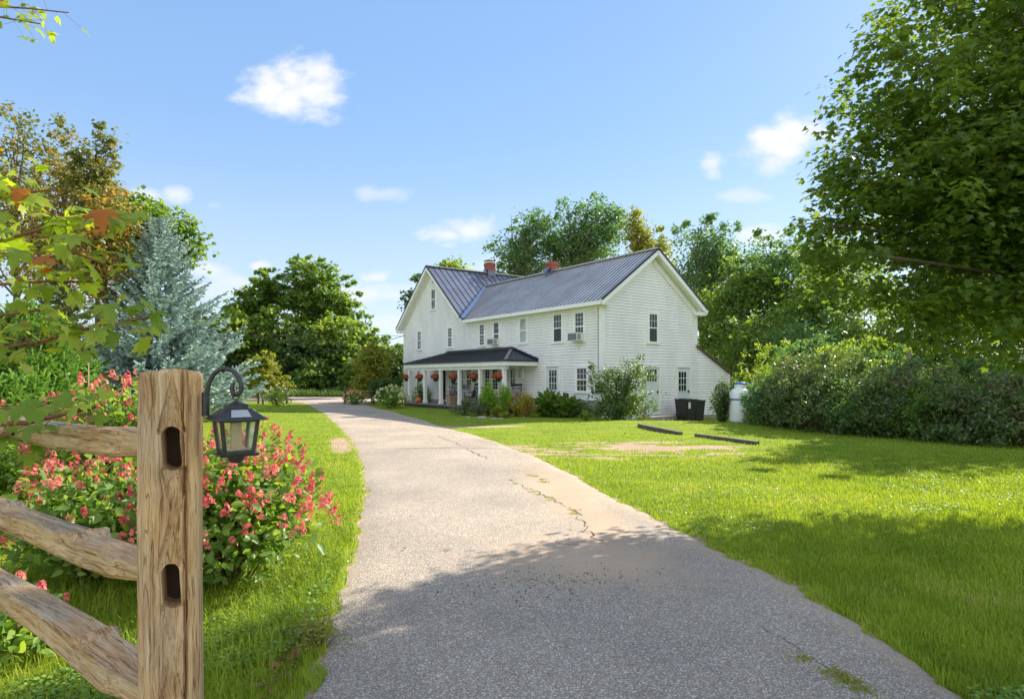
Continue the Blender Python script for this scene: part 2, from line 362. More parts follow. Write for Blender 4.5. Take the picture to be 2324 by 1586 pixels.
MAT['railred'] = simple('reddish_rail_wood', (.33,.17,.09), .85, var=.25)
MAT['leaf_litter'] = simple('dead_leaf', (.22,.08,.04), .8, var=.4)
def woodmat(name, axis, warm=1.0):
    m, N, L = mat(name); b = N('ShaderNodeBsdfPrincipled'); o = N('ShaderNodeOutputMaterial'); t = N('ShaderNodeTexCoord')
    lo = [1, 1, 1]; lo[axis] = .045
    # warp the grain slightly
    wn = N('ShaderNodeTexNoise'); wn.inputs['Scale'].default_value = 5; L(t.outputs['Object'], wn.inputs['Vector'])
    va = N('ShaderNodeVectorMath', operation='MULTIPLY_ADD'); L(wn.outputs['Color'], va.inputs[0]); va.inputs[1].default_value = (.03,.03,.03); L(t.outputs['Object'], va.inputs[2])
    co = va.outputs[0]
    fine = noise(N, L, co, 330, 6, .68, lo); mid = noise(N, L, co, 62, 4, .6, lo)
    big = noise(N, L, co, 11, 3, .5, [1 if i != axis else .3 for i in range(3)])
    add = N('ShaderNodeMath', operation='MULTIPLY_ADD'); L(fine, add.inputs[0]); add.inputs[1].default_value = .55
    m2 = N('ShaderNodeMath', operation='MULTIPLY'); L(mid, m2.inputs[0]); m2.inputs[1].default_value = .5; L(m2.outputs[0], add.inputs[2])
    c1 = ramp(N, L, add.outputs[0], [(.36, (.13,.06,.022)), (.45, (.38,.21,.095)), (.55, (.56,.36,.185)), (.70, (.70,.52,.32))])
    c2 = ramp(N, L, add.outputs[0], [(.36, (.14,.09,.055)), (.48, (.40,.31,.215)), (.66, (.62,.53,.40))])
    mk = ramp(N, L, big, [(.44, (0,0,0)), (.72, (.85,.85,.85))])
    mm = N('ShaderNodeMix', data_type='RGBA'); L(mk, mm.inputs[0]); L(c1, mm.inputs[6]); L(c2, mm.inputs[7])
    ck = noise(N, L, co, 46, 2, .5, [1 if i != axis else .02 for i in range(3)])
    d1 = N('ShaderNodeMath', operation='SUBTRACT'); L(ck, d1.inputs[0]); d1.inputs[1].default_value = .5
    d2_ = N('ShaderNodeMath', operation='ABSOLUTE'); L(d1.outputs[0], d2_.inputs[0])
    cr_ = ramp(N, L, d2_.outputs[0], [(.0, (.30,.24,.18)), (.014, (1,1,1))])
    m5 = N('ShaderNodeMix', data_type='RGBA', blend_type='MULTIPLY'); m5.inputs[0].default_value = .9; L(mm.outputs[2], m5.inputs[6]); L(cr_, m5.inputs[7])
    L(m5.outputs[2], b.inputs['Base Color']); b.inputs['Roughness'].default_value = .82; b.inputs['Specular IOR Level'].default_value = .2
    bp = N('ShaderNodeBump'); bp.inputs['Strength'].default_value = .8; bp.inputs['Distance'].default_value = .004
    L(add.outputs[0], bp.inputs['Height']); L(bp.outputs[0], b.inputs['Normal'])
    L(b.outputs[0], o.inputs[0]); return m
MAT['wood_z'] = woodmat('weathered_cedar_post', 2)
MAT['wood_x'] = woodmat('weathered_cedar_rail', 0)
MAT['slot'] = simple('slot_shade_brown', (.06,.035,.02), .9, var=.3)  # dark brown that paints the shade inside the post slots

def groundmat():
    m, N, L = mat('lawn_soil'); b = N('ShaderNodeBsdfPrincipled'); o = N('ShaderNodeOutputMaterial'); t = N('ShaderNodeTexCoord')
    a = N('ShaderNodeAttribute'); a.attribute_name = 'dirt'
    n1 = noise(N, L, t.outputs['Object'], 1.1, 5); n2 = noise(N, L, t.outputs['Object'], 38, 4, .6, (1, .45, 1))
    mx = N('ShaderNodeMath', operation='MULTIPLY_ADD'); L(n2, mx.inputs[0]); mx.inputs[1].default_value = .75
    m3 = N('ShaderNodeMath', operation='MULTIPLY'); L(n1, m3.inputs[0]); m3.inputs[1].default_value = .5; L(m3.outputs[0], mx.inputs[2])
    g = ramp(N, L, mx.outputs[0], [(.35, (.07,.115,.010)), (.55, (.15,.22,.016)), (.8, (.26,.30,.032))])
    s = ramp(N, L, mx.outputs[0], [(.3, (.24,.155,.10)), (.6, (.40,.275,.185)), (.8, (.48,.35,.25))])
    ad = N('ShaderNodeMath', operation='ADD'); L(a.outputs['Fac'], ad.inputs[0])
    n4 = noise(N, L, t.outputs['Object'], 6, 6, .6); s4 = N('ShaderNodeMath', operation='MULTIPLY_ADD'); L(n4, s4.inputs[0]); s4.inputs[1].default_value = 1.0; s4.inputs[2].default_value = -.5
    L(s4.outputs[0], ad.inputs[1])
    k = ramp(N, L, ad.outputs[0], [(.42, (0,0,0)), (.58, (1,1,1))])
    mm = N('ShaderNodeMix', data_type='RGBA'); L(k, mm.inputs[0]); L(g, mm.inputs[6]); L(s, mm.inputs[7])
    L(mm.outputs[2], b.inputs['Base Color']); b.inputs['Roughness'].default_value = .95; b.inputs['Specular IOR Level'].default_value = .1
    bp = N('ShaderNodeBump'); bp.inputs['Strength'].default_value = .7; bp.inputs['Distance'].default_value = .03; L(n2, bp.inputs['Height']); L(bp.outputs[0], b.inputs['Normal'])
    L(b.outputs[0], o.inputs[0]); return m
MAT['ground'] = groundmat()
def asphalt():
    m, N, L = mat('worn_asphalt'); b = N('ShaderNodeBsdfPrincipled'); o = N('ShaderNodeOutputMaterial'); t = N('ShaderNodeTexCoord')
    a = N('ShaderNodeAttribute'); a.attribute_name = 'rnd'
    v = N('ShaderNodeTexVoronoi'); v.inputs['Scale'].default_value = 150; L(t.outputs['Object'], v.inputs['Vector'])
    sp = N('ShaderNodeSeparateColor'); L(v.outputs['Color'], sp.inputs[0])
    agg = ramp(N, L, sp.outputs[0], [(0, (.09,.08,.07)), (.4, (.23,.205,.175)), (.82, (.37,.335,.29)), (.95, (.80,.76,.70))])
    v2 = N('ShaderNodeTexVoronoi'); v2.inputs['Scale'].default_value = 420; L(t.outputs['Object'], v2.inputs['Vector'])
    sp2 = N('ShaderNodeSeparateColor'); L(v2.outputs['Color'], sp2.inputs[0])
    agg2 = ramp(N, L, sp2.outputs[0], [(0, (.15,.125,.10)), (.8, (.37,.315,.26)), (1, (.66,.60,.53))])
    mg = N('ShaderNodeMix', data_type='RGBA'); mg.inputs[0].default_value = .35; L(agg, mg.inputs[6]); L(agg2, mg.inputs[7])
    big = noise(N, L, t.outputs['Object'], .55, 5, .6); med = noise(N, L, t.outputs['Object'], 2.3, 6, .62)
    ad = N('ShaderNodeMath', operation='ADD'); L(a.outputs['Fac'], ad.inputs[0])
    s4 = N('ShaderNodeMath', operation='MULTIPLY_ADD'); L(med, s4.inputs[0]); s4.inputs[1].default_value = 1.1; s4.inputs[2].default_value = -.45; L(s4.outputs[0], ad.inputs[1])
    k = ramp(N, L, ad.outputs[0], [(.28, (.06,.06,.06)), (.80, (.92,.92,.92))])
    sandy = ramp(N, L, sp2.outputs[1], [(0, (.31,.235,.17)), (1, (.50,.395,.30))])
    mm = N('ShaderNodeMix', data_type='RGBA'); L(k, mm.inputs[0]); L(mg.outputs[2], mm.inputs[6]); L(sandy, mm.inputs[7])
    br = ramp(N, L, big, [(.3, (.92,.88,.82)), (.7, (1.32,1.24,1.13))])
    ml = N('ShaderNodeMix', data_type='RGBA', blend_type='MULTIPLY'); ml.inputs[0].default_value = 1; L(mm.outputs[2], ml.inputs[6]); L(br, ml.inputs[7])
    L(ml.outputs[2], b.inputs['Base Color']); b.inputs['Roughness'].default_value = .85; b.inputs['Specular IOR Level'].default_value = .25
    bp = N('ShaderNodeBump'); bp.inputs['Strength'].default_value = .55; bp.inputs['Distance'].default_value = .006; L(v.outputs['Distance'], bp.inputs['Height']); L(bp.outputs[0], b.inputs['Normal'])
    L(b.outputs[0], o.inputs[0]); return m
MAT['asphalt'] = asphalt()
MAT['road'] = simple('pale_road', (.44,.33,.26), .9, var=.12, scale=3, bump=.2)
MAT['crack'] = simple('dark_crack', (.035,.032,.028), .95, var=.3)

# ------------------------------------------------------------------ terrain, driveway, road
LY = np.array([-6,0,3,3.69,4.62,5.56,6.77,9,11.7,15.75,20.8,28.8,36.8,40.5,43]); LX = np.array([-.9,-.95,-1.02,-1.12,-1.25,-1.42,-1.64,-2.13,-2.83,-4.04,-5.79,-8.71,-12.0,-13.7,-15.8])
RY = np.array([-6,0,3,3.69,4.62,5.86,6.98,8.31,12,15.75,18.3,21.85,28.8,35.6,40.5,43]); RX = np.array([2.0,2.2,2.22,2.19,2.09,1.84,1.58,1.30,.56,-.40,-1.32,-2.66,-5.35,-8.1,-9.7,-8.6])
def wob(y, ph, a=.020): return a*(np.sin(y*2.3+ph)+.6*np.sin(y*5.1+ph*2)+.5*np.sin(y*11.7+ph*3))
def xl(y): return np.interp(y, LY, LX)+wob(y, 1)
def xr(y): return np.interp(y, RY, RX)+wob(y, 4)
def vnoise(x, y, s, seed=0):
    r = np.random.default_rng(100+seed).random((64, 64)); X_ = np.asarray(x)*s; Y_ = np.asarray(y)*s
    xi = np.floor(X_).astype(int); yi = np.floor(Y_).astype(int); fx = X_-xi; fy = Y_-yi; fx = fx*fx*(3-2*fx); fy = fy*fy*(3-2*fy)
    g = lambda i, j: r[i % 64, j % 64]
    return (g(xi,yi)*(1-fx)+g(xi+1,yi)*fx)*(1-fy)+(g(xi,yi+1)*(1-fx)+g(xi+1,yi+1)*fx)*fy
def dirt(x, y):
    e = np.exp(-1.6*(np.maximum(0, ((x-2.0)/3.3)**2+((y-13.8-.10*(x-1.9))/1.75)**2-.55)))
    d = np.where(x > xr(y)-.1, np.minimum(1, e*1.3)*sst(.40, .56, .60*vnoise(x*.7, y*2.4, 1.5, 1)+.40*vnoise(x*.8, y*2.6, 4.2, 12))*.95, 0)
    d = np.maximum(d, .95*np.exp(-((y-20.6+.12*(x+1))/.42)**4)*(1-sst(-.5, 1.3, x))*(x > xr(y)))
    d = np.maximum(d, .8*np.exp(-((x+4.15+(y-15)*.30)/.33)**2-((y-15)/2.2)**4))
    d = np.maximum(d, .9*np.exp(-((y-37.2+.35*(x+8))/.28)**4)*((x > xr(y)) & (x < -5.2)))
    ed = np.minimum(np.abs(x-xl(y)), np.abs(x-xr(y)))
    d = np.maximum(d, .62*np.exp(-(ed/.07)**2))
    return np.clip(d, 0, 1)
def axis(segs):
    o = []
    for a, b, st in segs: o += list(np.arange(a, b-1e-6, st))
    return np.array(o+[segs[-1][1]])
xs = axis([(-600,-120,80),(-120,-30,10),(-30,-12,1),(-12,12,.15),(12,30,.75),(30,120,10),(120,600,80)])
ys = axis([(-80,-8,12),(-8,1.5,1),(1.5,24,.15),(24,44,.5),(44,120,6),(120,900,90)])
GX, GY = np.meshgrid(xs, ys, indexing='ij'); GZ = gz(GX, GY)
ins = (GX > xl(GY)+.06) & (GX < xr(GY)-.06) & (GY < 42.5) & (GY > -6)
GZ = GZ-np.where(ins, .035, 0)
nx, ny = GX.shape
idx = np.arange(nx*ny).reshape(nx, ny)
q = np.stack([idx[:-1,:-1], idx[1:,:-1], idx[1:,1:], idx[:-1,1:]], -1).reshape(-1, 4)
me = np_mesh('lawn', np.stack([GX, GY, GZ], -1).reshape(-1, 3), q.ravel(), np.arange(len(q))*4, None, None, True)
a = me.attributes.new('dirt', 'FLOAT', 'POINT'); a.data.foreach_set('value', dirt(GX, GY).ravel().astype(np.float32))
tag(link('lawn', me, MAT['ground']), kind='structure')

yy = np.concatenate([np.arange(-6, 1, .5), np.arange(1, 24, .1), np.arange(24, 43.01, .4)]); tt = np.linspace(0, 1, 26)
DX = xl(yy)[:, None]*(1-tt)+xr(yy)[:, None]*tt; DY = np.repeat(yy[:, None], len(tt), 1)
DZ = gz(DX, DY)+.012+.02*np.sin(np.pi*tt)[None, :]; DZ[:, 0] -= .02; DZ[:, -1] -= .02
nx, ny = DX.shape; idx = np.arange(nx*ny).reshape(nx, ny)
q = np.stack([idx[:-1,:-1], idx[:-1,1:], idx[1:,1:], idx[1:,:-1]], -1).reshape(-1, 4)
ed = np.exp(-((1-tt)/.06)**2)[None, :]*.45+np.exp(-(tt/.04)**2)[None, :]*.25
sand = ed+.85*np.exp(-((DX-.55)/.75)**2-((DY-5.2)/.7)**2)+.8*np.exp(-((DX-.75+.12*(DY-8))/.45)**2-((DY-8.2)/2.6)**2)+.22*sst(8, 16, DY)+.06
me = np_mesh('driveway', np.stack([DX, DY, DZ], -1).reshape(-1, 3), q.ravel(), np.arange(len(q))*4, None, sand.ravel(), True)
drive = link('driveway', me, MAT['asphalt']); tag(drive, kind='structure')
# cracks: thin sunken seams a few mm proud of the sheet
def dz(x, y):
    t = (x-xl(y))/(xr(y)-xl(y)); return float(gz(x, y)+.012+.02*math.sin(math.pi*min(max(float(t), 0), 1)))+.004
def crack(pts, wmax, n=8, jit=.05):
    mb = MB(); pp = []
    for i in range(len(pts)-1):
        for k in range(n):
            t = k/n; pp.append((pts[i][0]*(1-t)+pts[i+1][0]*t+random.uniform(-jit, jit), pts[i][1]*(1-t)+pts[i+1][1]*t+random.uniform(-jit, jit)))
    pp.append(pts[-1]); prev = None
    for i, (x, y) in enumerate(pp):
        a_, b_ = pp[max(0, i-1)], pp[min(len(pp)-1, i+1)]
        dx, dy = b_[0]-a_[0], b_[1]-a_[1]; l = math.hypot(dx, dy) or 1; ww = wmax*random.uniform(.15, 1)*(.3+.7*math.sin(math.pi*(i+.5)/len(pp)))/2
        p1 = (x-dy/l*ww, y+dx/l*ww); p2 = (x+dy/l*ww, y-dx/l*ww)
        cur = ((*p1, dz(*p1)), (*p2, dz(*p2)))
        if prev: mb.quad(prev[0], prev[1], cur[1], cur[0])
        prev = cur
    return mb.build('crack', MAT['crack'], drive)
def g(px, py, rel=-1.55):
    d = -rel*1411.8/(py-857); return (X(px, d), d)
crack([g(1150,1085), g(1200,1110), g(1260,1135), g(1310,1165), g(1325,1195), g(1355,1228)], .02)
crack([g(990,985), g(1040,1005), g(1085,1030), g(1120,1050)], .03)
crack([g(1315,1200), g(1360,1230), g(1380,1240)], .014); crack([g(1240,1220), g(1290,1240), g(1330,1232)], .008)
crack([g(1150,1245), g(1210,1255), g(1260,1275)], .006); crack([g(1720,1430), g(1820,1490), g(1930,1555), g(2000,1600)], .008, jit=.02)
crack([(-3.1,13.6), (-1.2,13.9), (.1,13.7)], .05, jit=.08); crack([(-4.6,18.2), (-2.4,18.9)], .06, jit=.1); crack([(-9.2,30), (-7.5,31)], .12, jit=.1)
crack([(-8.3,27.2), (-5.4,28.4)], .13, jit=.1); crack([(-6.6,23.4), (-4.4,23.9)], .09, jit=.1)
crack([g(1170,1330), g(1190,1322), g(1235,1326)], .010, jit=.02)
# road beyond the yard
mb = MB()
for i in range(60):
    x0 = -200+i*7; x1 = x0+7
    f0 = lambda x: 43.0+.02*(x+12); 
    mb.quad((x0, f0(x0), -.075), (x1, f0(x1), -.075), (x1, f0(x1)+8, -.06), (x0, f0(x0)+8, -.06))
tag(mb.build('road', MAT['road']), kind='structure')
mb = MB(); mb.quad((-16.5,42.2,-.085), (-7.8,41.0,-.085), (-5.5,43.4,-.072), (-21,43.2,-.072)); tag(mb.build('road_apron', simple('sandy_gravel', (.46,.35,.26), .95, var=.12, scale=4, bump=.3)), kind='structure')

# ------------------------------------------------------------------ grass
def blades(name, n, area, hgt, wid, m, keep, label=None, lod=True, lean=.45, kmin=2.0):
    x0, x1, y0, y1 = area
    if lod:   # density falls with distance, blade width grows: one lawn, seen from anywhere near the photograph's position
        y = 1/(1/y0+(1/y1-1/y0)*rng.random(n)); u = rng.uniform(-1.3, 1.3, n); x = u*(y+.8)
    else: x = rng.uniform(x0, x1, n); y = rng.uniform(y0, y1, n)
    k = (x > x0) & (x < x1) & keep(x, y); x = x[k]; y = y[k]; n = len(x)
    z = gz(x, y); dist = np.hypot(x, y) if lod else np.full(n, 4.0)
    h = hgt*(.5+1.0*rng.random(n)**1.7)*(.8+.5*vnoise(x, y, 1.7, 3)); wd = np.maximum(wid, dist*.0011)*(.7+.6*rng.random(n))
    if lod: h = h*(1-.35*sst(10, 25, dist))
    a_ = rng.uniform(0, 2*np.pi, n); ln = lean*rng.random(n)+.08
    dirx = np.cos(a_); diry = np.sin(a_)
    p = np.stack([x, y, z-.005], -1); side = np.stack([-diry, dirx, 0*x], -1)*wd[:, None]/2; fw = np.stack([dirx, diry, 0*x], -1)
    up = np.array([0, 0, 1.0])
    m1 = p+fw*(h*ln*.35)[:, None]+up*(h*.55)[:, None]; tip = p+fw*(h*ln*1.1)[:, None]+up*(h*np.sqrt(np.maximum(.1, 1-ln**2)))[:, None]
    V = np.stack([p-side, p+side, m1+side*.8, m1-side*.8, tip], 1).reshape(-1, 3)
    b = np.arange(n)*5
    F = np.stack([b, b+1, b+2, b+3, b+3, b+2, b+4], -1).ravel(); st = np.stack([np.arange(n)*7, np.arange(n)*7+4], -1).ravel()
    rnd = np.clip(.50*rng.random(n)+.30*vnoise(x, y, .9, 5)+.30*vnoise(x, y, 3.1, 6)-.05, 0, 1)
    rnd = np.where(dirt(x, y) > .3, .5+.5*rnd, rnd)
    me = np_mesh(name, V, F, st, None, np.repeat(rnd, 5)); return link(name, me, m)
HOUSE_A = np.array([3.682, 25.5]); TH = R(35.5)
def in_house(x, y):
    dx = x-HOUSE_A[0]; dy = y-HOUSE_A[1]
    t = dx*math.cos(TH)+dy*math.sin(TH); s = -dx*math.sin(TH)+dy*math.cos(TH)
    return (s > 0) & (t > (-1.95*(s > 4.5)))
def lawn_keep(x, y):
    d = dirt(x, y); r = rng.random(len(x))
    edge = .16*vnoise(x, y, 5, 9)*vnoise(x, y, 13, 10)-.02
    on = (x > xl(y)+edge) & (x < xr(y)-edge)
    return (~on) & (r > (d-.28)*1.7) & (~in_house(x, y)) & (y < 41.5)
o = blades('grass', 1080000, (-30, 30, 2.2, 41), .047, .0040, MAT['grass'], lawn_keep)
tag(o, 'short sunlit green lawn grass on both sides of the driveway', 'grass', kind='stuff')
fen = lambda x, y: (y < 5.4-.9*(x+1.0)) & (x < -.55) & (x < xl(y)-.18) & (vnoise(x, y, 2.2, 2) > .30)
o = blades('long_grass', 34000, (-5.2, -.7, 1.4, 6.2), .13, .0045, MAT['grass'], fen, lod=False, lean=.8)
tag(o, 'longer unmown grass under the split rail fence and flowering shrubs', 'grass', kind='stuff')
n = 90000; y = 1/(1/2.4+(1/14-1/2.4)*rng.random(n)); x = rng.uniform(-1, 1, n)*y; k = lawn_keep(x, y) & (vnoise(x, y, 1.4, 21)*vnoise(x, y, .5, 22) > .34); x, y = x[k], y[k]; n = len(x)
XA, YA, ZA = frames(np.stack([rng.normal(0,.35,n), rng.normal(0,.35,n), np.ones(n)], -1))
me = scatter('clover', np.stack([x, y, gz(x, y)+rng.uniform(.03, .065, n)], -1), XA, YA, ZA, rng.uniform(.008, .017, n), T_FLOR[0], T_FLOR[1], rng.random(n)); tag(link('clover', me, MAT['clover']), 'patches of clover and broad leaved weeds in the lawn', 'clover', kind='stuff')
n = 260; x = rng.uniform(1.5, 9, n); y = rng.uniform(3, 13, n); k = x > xr(y)+.05; x, y = x[k], y[k]; n = len(x); XA, YA, ZA = frames(np.stack([rng.normal(0,.3,n), rng.normal(0,.3,n), np.ones(n)], -1))
me = scatter('lawn_litter', np.stack([x, y, gz(x, y)+.055], -1), XA, YA, ZA, rng.uniform(.02, .05, n), T_LEAF[0], T_LEAF[1], rng.random(n)); tag(link('lawn_litter', me, MAT['gold']), 'yellowed fallen leaves lying on the lawn under the big maple', 'leaves', kind='stuff')
# weeds in the cracks and at the asphalt edge
def weed_tuft(pts, n, h, sp, wd=.004):
    P = []; 
    for (x, y) in pts:
        k = max(4, int(n)); P.append(np.stack([x+rng.normal(0, sp, k), y+rng.normal(0, sp*.8, k)], -1))
    P = np.concatenate(P); return P
WT = [g(1200,1080),g(1213,1083),g(1160,1092),g(1167,1100),g(1195,1112),g(1208,1118),g(1222,1124),g(1246,1130),g(1250,1136),g(1303,1158),g(1302,1166),g(1235,1096),g(1884,1536),g(1905,1550),g(1918,1556),g(1930,1562),g(1820,1506),g(1960,1580),g(1230,1090)]
P = weed_tuft(WT, 60, .03, .035); n = len(P); x, y = P[:, 0], P[:, 1]
zz = gz(x, y)+.03; h = rng.uniform(.008, .026, n); A_ = rng.uniform(0, 2*np.pi, n); dr = np.stack([np.cos(A_), np.sin(A_), .8+0*A_], -1)
XA, YA, ZA = frames(np.cross(dr, np.array([0,0,1.])), dr)
me = scatter('crack_weeds', np.stack([x, y, zz-.008], -1), XA, YA, ZA, h, T_DIA[0], T_DIA[1], rng.random(n))
tag(link('crack_weeds', me, MAT['weed']), 'low weeds growing out of the cracks in the driveway', 'weeds', kind='stuff')
# loose debris on the asphalt
n = 420; cx = rng.normal(.42, .42, n); cy = 4.55+.25*cx+rng.normal(0, .22, n); k = rng.random(n) < .8
cx = np.where(k, cx, rng.uniform(-.8, 2, n)); cy = np.where(k, cy, rng.uniform(2.5, 8, n))
XA, YA, ZA = frames(np.stack([rng.normal(0,.4,n), rng.normal(0,.4,n), np.ones(n)], -1))
me = scatter('twig_debris', np.stack([cx, cy, [dz(a_, b_)+.002 for a_, b_ in zip(cx, cy)]], -1), XA, YA, ZA, rng.uniform(.006, .024, n), T_DIA[0], T_DIA[1], rng.random(n))
tag(link('twig_debris', me, MAT['crack']), 'dark twigs and crumbs scattered on the shaded asphalt', 'debris', kind='stuff')

# ------------------------------------------------------------------ farmhouse (local x = along the gable wall, local y = along the front wall)
HZ = 0.0
house = empty('farmhouse', (HOUSE_A[0], HOUSE_A[1], HZ), TH, 'white clapboard two storey farmhouse with grey metal roofs and a front porch', 'house')
def H(x, y, z): 
    return (HOUSE_A[0]+x*math.cos(TH)-y*math.sin(TH), HOUSE_A[1]+x*math.sin(TH)+y*math.cos(TH), HZ+z)
FR = lambda a, o, z: (-o, a, z)       # front wall, out = -x
GB = lambda a, o, z: (a, -o, z)       # gable wall, out = -y
def siding(rng_fn, z0, z1, mp, ex=.122, d=.024, flip=False):
    mb = MB(); z = z0
    while z < z1-1e-3:
        zt = min(z+ex, z1); za = z; zb = zt
        a0, a1 = rng_fn(za); b0, b1 = rng_fn(zb-1e-4)
        if a1-a0 > .01:
            j = 0; zg = za+.010; cuts = [0.0]; q_ = a0+random.uniform(.8, 4.2)
            while q_ < a1-.5: cuts.append((q_-a0)/(a1-a0)); q_ += random.uniform(2.4, 4.6)
            cuts.append(1.0)
            for ci in range(len(cuts)-1):
                gp = .006/(a1-a0); f0 = cuts[ci]+(gp if ci else 0); f1 = cuts[ci+1]; j = random.uniform(-.004, .004); L0, L1 = a0+(a1-a0)*f0, a0+(a1-a0)*f1; M0, M1 = b0+(b1-b0)*f0, b0+(b1-b0)*f1
                mb.quad(mp(L0, d+j, zg), mp(L1, d+j, zg), mp(M1, .004, zb), mp(M0, .004, zb)); mb.quad(mp(L0, 0, zg), mp(L1, 0, zg), mp(L1, d+j, zg), mp(L0, d+j, zg))
            z = zt; continue
            p = [mp(a0, d+j, zg), mp(a1, d+j, zg), mp(b1, .004, zb), mp(b0, .004, zb)]
            u = [mp(a0, 0, zg), mp(a1, 0, zg), mp(a1, d+j, zg), mp(a0, d+j, zg)]
            if flip: p = p[::-1]; u = u[::-1]
            mb.quad(*p); mb.quad(*u)
        z = zt
    return mb
SB = 0.58      # siding starts here on the front
mw, ms = .725, .84
wr = lambda t: 4.68+mw*(min(t, 6.03-t)+.35)          # wing roof height
mr_ = lambda s: 8.20-ms*abs(14.64-s)                 # main block roof height
# walls
siding(lambda z: (0.0, 10.87), SB, 4.62, FR).build('wall', MAT['clap'], house)
def mrange(z):
    if z <= 4.5: return (10.87, 18.42)
    h_ = (8.06-z)/ms; return (max(10.87, 14.64-h_), min(18.42, 14.64+h_))
siding(mrange, .25, 8.05, lambda a, o, z: (-o-.004, a, z)).build('wall', MAT['clap'], house)
def grange(z):
    t0, t1 = 0.0, 6.03
    if z < 1.8: t1 = 8.55
    elif z < 3.02: t1 = 8.55-(z-1.8)/(3.02-1.8)*2.52
    if z > 4.6:
        k = (z-4.62)/mw-.16; t0 = max(0, k); t1 = min(6.03, 6.03-k)
    return (t0, t1)
siding(grange, -.22, 6.95, GB, flip=False).build('wall', MAT['clap'], house)
mb = MB(); mb.box(.0, 8.55, 10.8, 10.82, -.3, 1.8); mb.box(8.53, 8.55, 0, 10.8, -.3, 1.8); mb.box(6.01, 6.03, 0, 10.8, 1.8, 4.9); mb.quad((.01,18.42,0),(.01,18.42,4.8),(9.2,18.42,4.8),(9.2,18.42,0)); mb.box(9.2,9.22,10.87,18.42,0,4.8)
mb.quad((9.2,10.87,4.8),(9.2,18.42,4.8),(9.2,14.64,8.0)); mb.quad((.02,10.86,4.4),(.02,10.86,0),(9.2,10.86,0),(9.2,10.86,4.8)); mb.box(0.02,6,0.02,10.8,-.3,-.25)
mb.build('rear_wall', MAT['clap'], house)
# solid core so that nothing shines through the boards; its dark colour draws the lap shadow lines
mb = MB(); mb.box(.01, 6.0, .01, 18.4, -.35, 4.6); mb.box(6.02, 8.5, .01, 10.8, -.35, 1.75)
mb.quad((.02,.005,4.6),(6.0,.005,4.6),(3.015,.005,6.9)); mb.quad((.005,10.9,4.6),(.005,18.4,4.6),(.005,14.64,8.0)); mb.quad((6.0,.006,1.7),(8.5,.006,1.7),(6.0,.006,2.95))
mb.build('wall_core', MAT['darkwood'], house)
mb = MB(); mb.box(-.03, .0, -.0, 10.87, -.5, SB-.002); mb.box(-.03, .0, 10.87, 18.42, -.5, .248); mb.box(0, 8.5, -.01, .01, -.8, -.222); mb.build('foundation', MAT['stone'], house)
# corner boards, frieze, fascia
def trim(name, *boxes, m='trim'):
    mb = MB(); [mb.box(*b) for b in boxes]; return mb.build(name, MAT[m], house)
trim('corner_board', (-.045, .13, -.045, -.003, -.22, 4.5)); trim('corner_board', (-.045, -.003, -.003, .13, SB, 4.5))
trim('corner_board', (-.045, -.003, 18.3, 18.44, .25, 4.62)); trim('corner_board', (5.93, 6.06, -.045, 0, 3.06, 4.6)); trim('corner_board', (8.45, 8.57, -.045, 0, -.2, 1.75))
trim('frieze', (-.04, -.003, .14, 10.87, 4.36, 4.60))
# roofs
def slab(name, P0, U, V, lu, lv, off=.03, th=.10, m='trim'):
    """white deck under the metal: P0 ridge start, U along, V down slope"""
    P0, U, V = Vector(P0), Vector(U).normalized(), Vector(V).normalized(); Nn = U.cross(V)
    if Nn.z < 0: Nn = -Nn
    mb = MB(); c = [P0, P0+U*lu, P0+U*lu+V*lv, P0+V*lv]
    top = [p-Nn*off for p in c]; bot = [p-Nn*(off+th) for p in c]
    mb.v = [tuple(p) for p in top+bot]; mb.f = [(0,1,2,3),(7,6,5,4),(0,4,5,1),(1,5,6,2),(2,6,7,3),(3,7,4,0)]
    return mb.build(name, MAT[m], house)
def ribbed(P0, U, V, lu, lv, pitch=.235, name='roof', pm='roof'):
    P0, U, V = Vector(P0), Vector(U).normalized(), Vector(V).normalized(); Nn = U.cross(V)
    if Nn.z < 0: Nn = -Nn
    mb = MB(); k = int(lu/pitch); pr = lu/k
    e0 = P0; e1 = P0+U*lu; mb.quad(e0, e1, e1+V*lv, e0+V*lv)
    mb.quad(e0-Nn*.03, e0-Nn*.03+V*lv, e1-Nn*.03+V*lv, e1-Nn*.03)
    o = mb.build(name, MAT[pm], house); rb = MB()
    for i in range(k+1):
        a = P0+U*(i*pr); w0, w1, hh = .034, .016, .020
        A0 = [a-U*w0, a-U*w1+Nn*hh, a+U*w1+Nn*hh, a+U*w0]; B0 = [p+V*lv for p in A0]
        for j in range(3): rb.quad(A0[j], B0[j], B0[j+1], A0[j+1])
        rb.quad(*B0)
    r = rb.build('roof_rib', MAT['rib'], o); r['kind'] = 'stuff'
    return o
# wing roof: ridge along local y at x=3.015
lvw = math.hypot(3.365, 3.365*mw); RZ = wr(3.015)
for sgn in (-1, 1):
    V_ = Vector((sgn, 0, -mw)); 
    ribbed((3.015, -.35, RZ), (0,1,0), V_, 10.95 if sgn < 0 else 11.4, lvw, .255)
    slab('soffit', (3.015, -.33, RZ), (0,1,0), V_, (10.93 if sgn < 0 else 11.3), lvw-.02, .034, .12)
ribbed((3.015, 10.60, RZ), (0,1,0), (-1, 0, -mw), 3.0, math.hypot(2.94, 2.94*mw), .25)
# main roof: ridge along local x at y=14.64
lvm = math.hypot(4.18, 4.18*ms)
for sgn in (-1, 1):
    V_ = Vector((0, sgn, -ms))
    ribbed((-.38, 14.64, 8.20), (1,0,0), V_, 9.9, lvm, .40, pm='roof_mid')
    slab('soffit', (-.36, 14.64, 8.20), (1,0,0), V_, 9.8, lvm-.02, .034, .12)
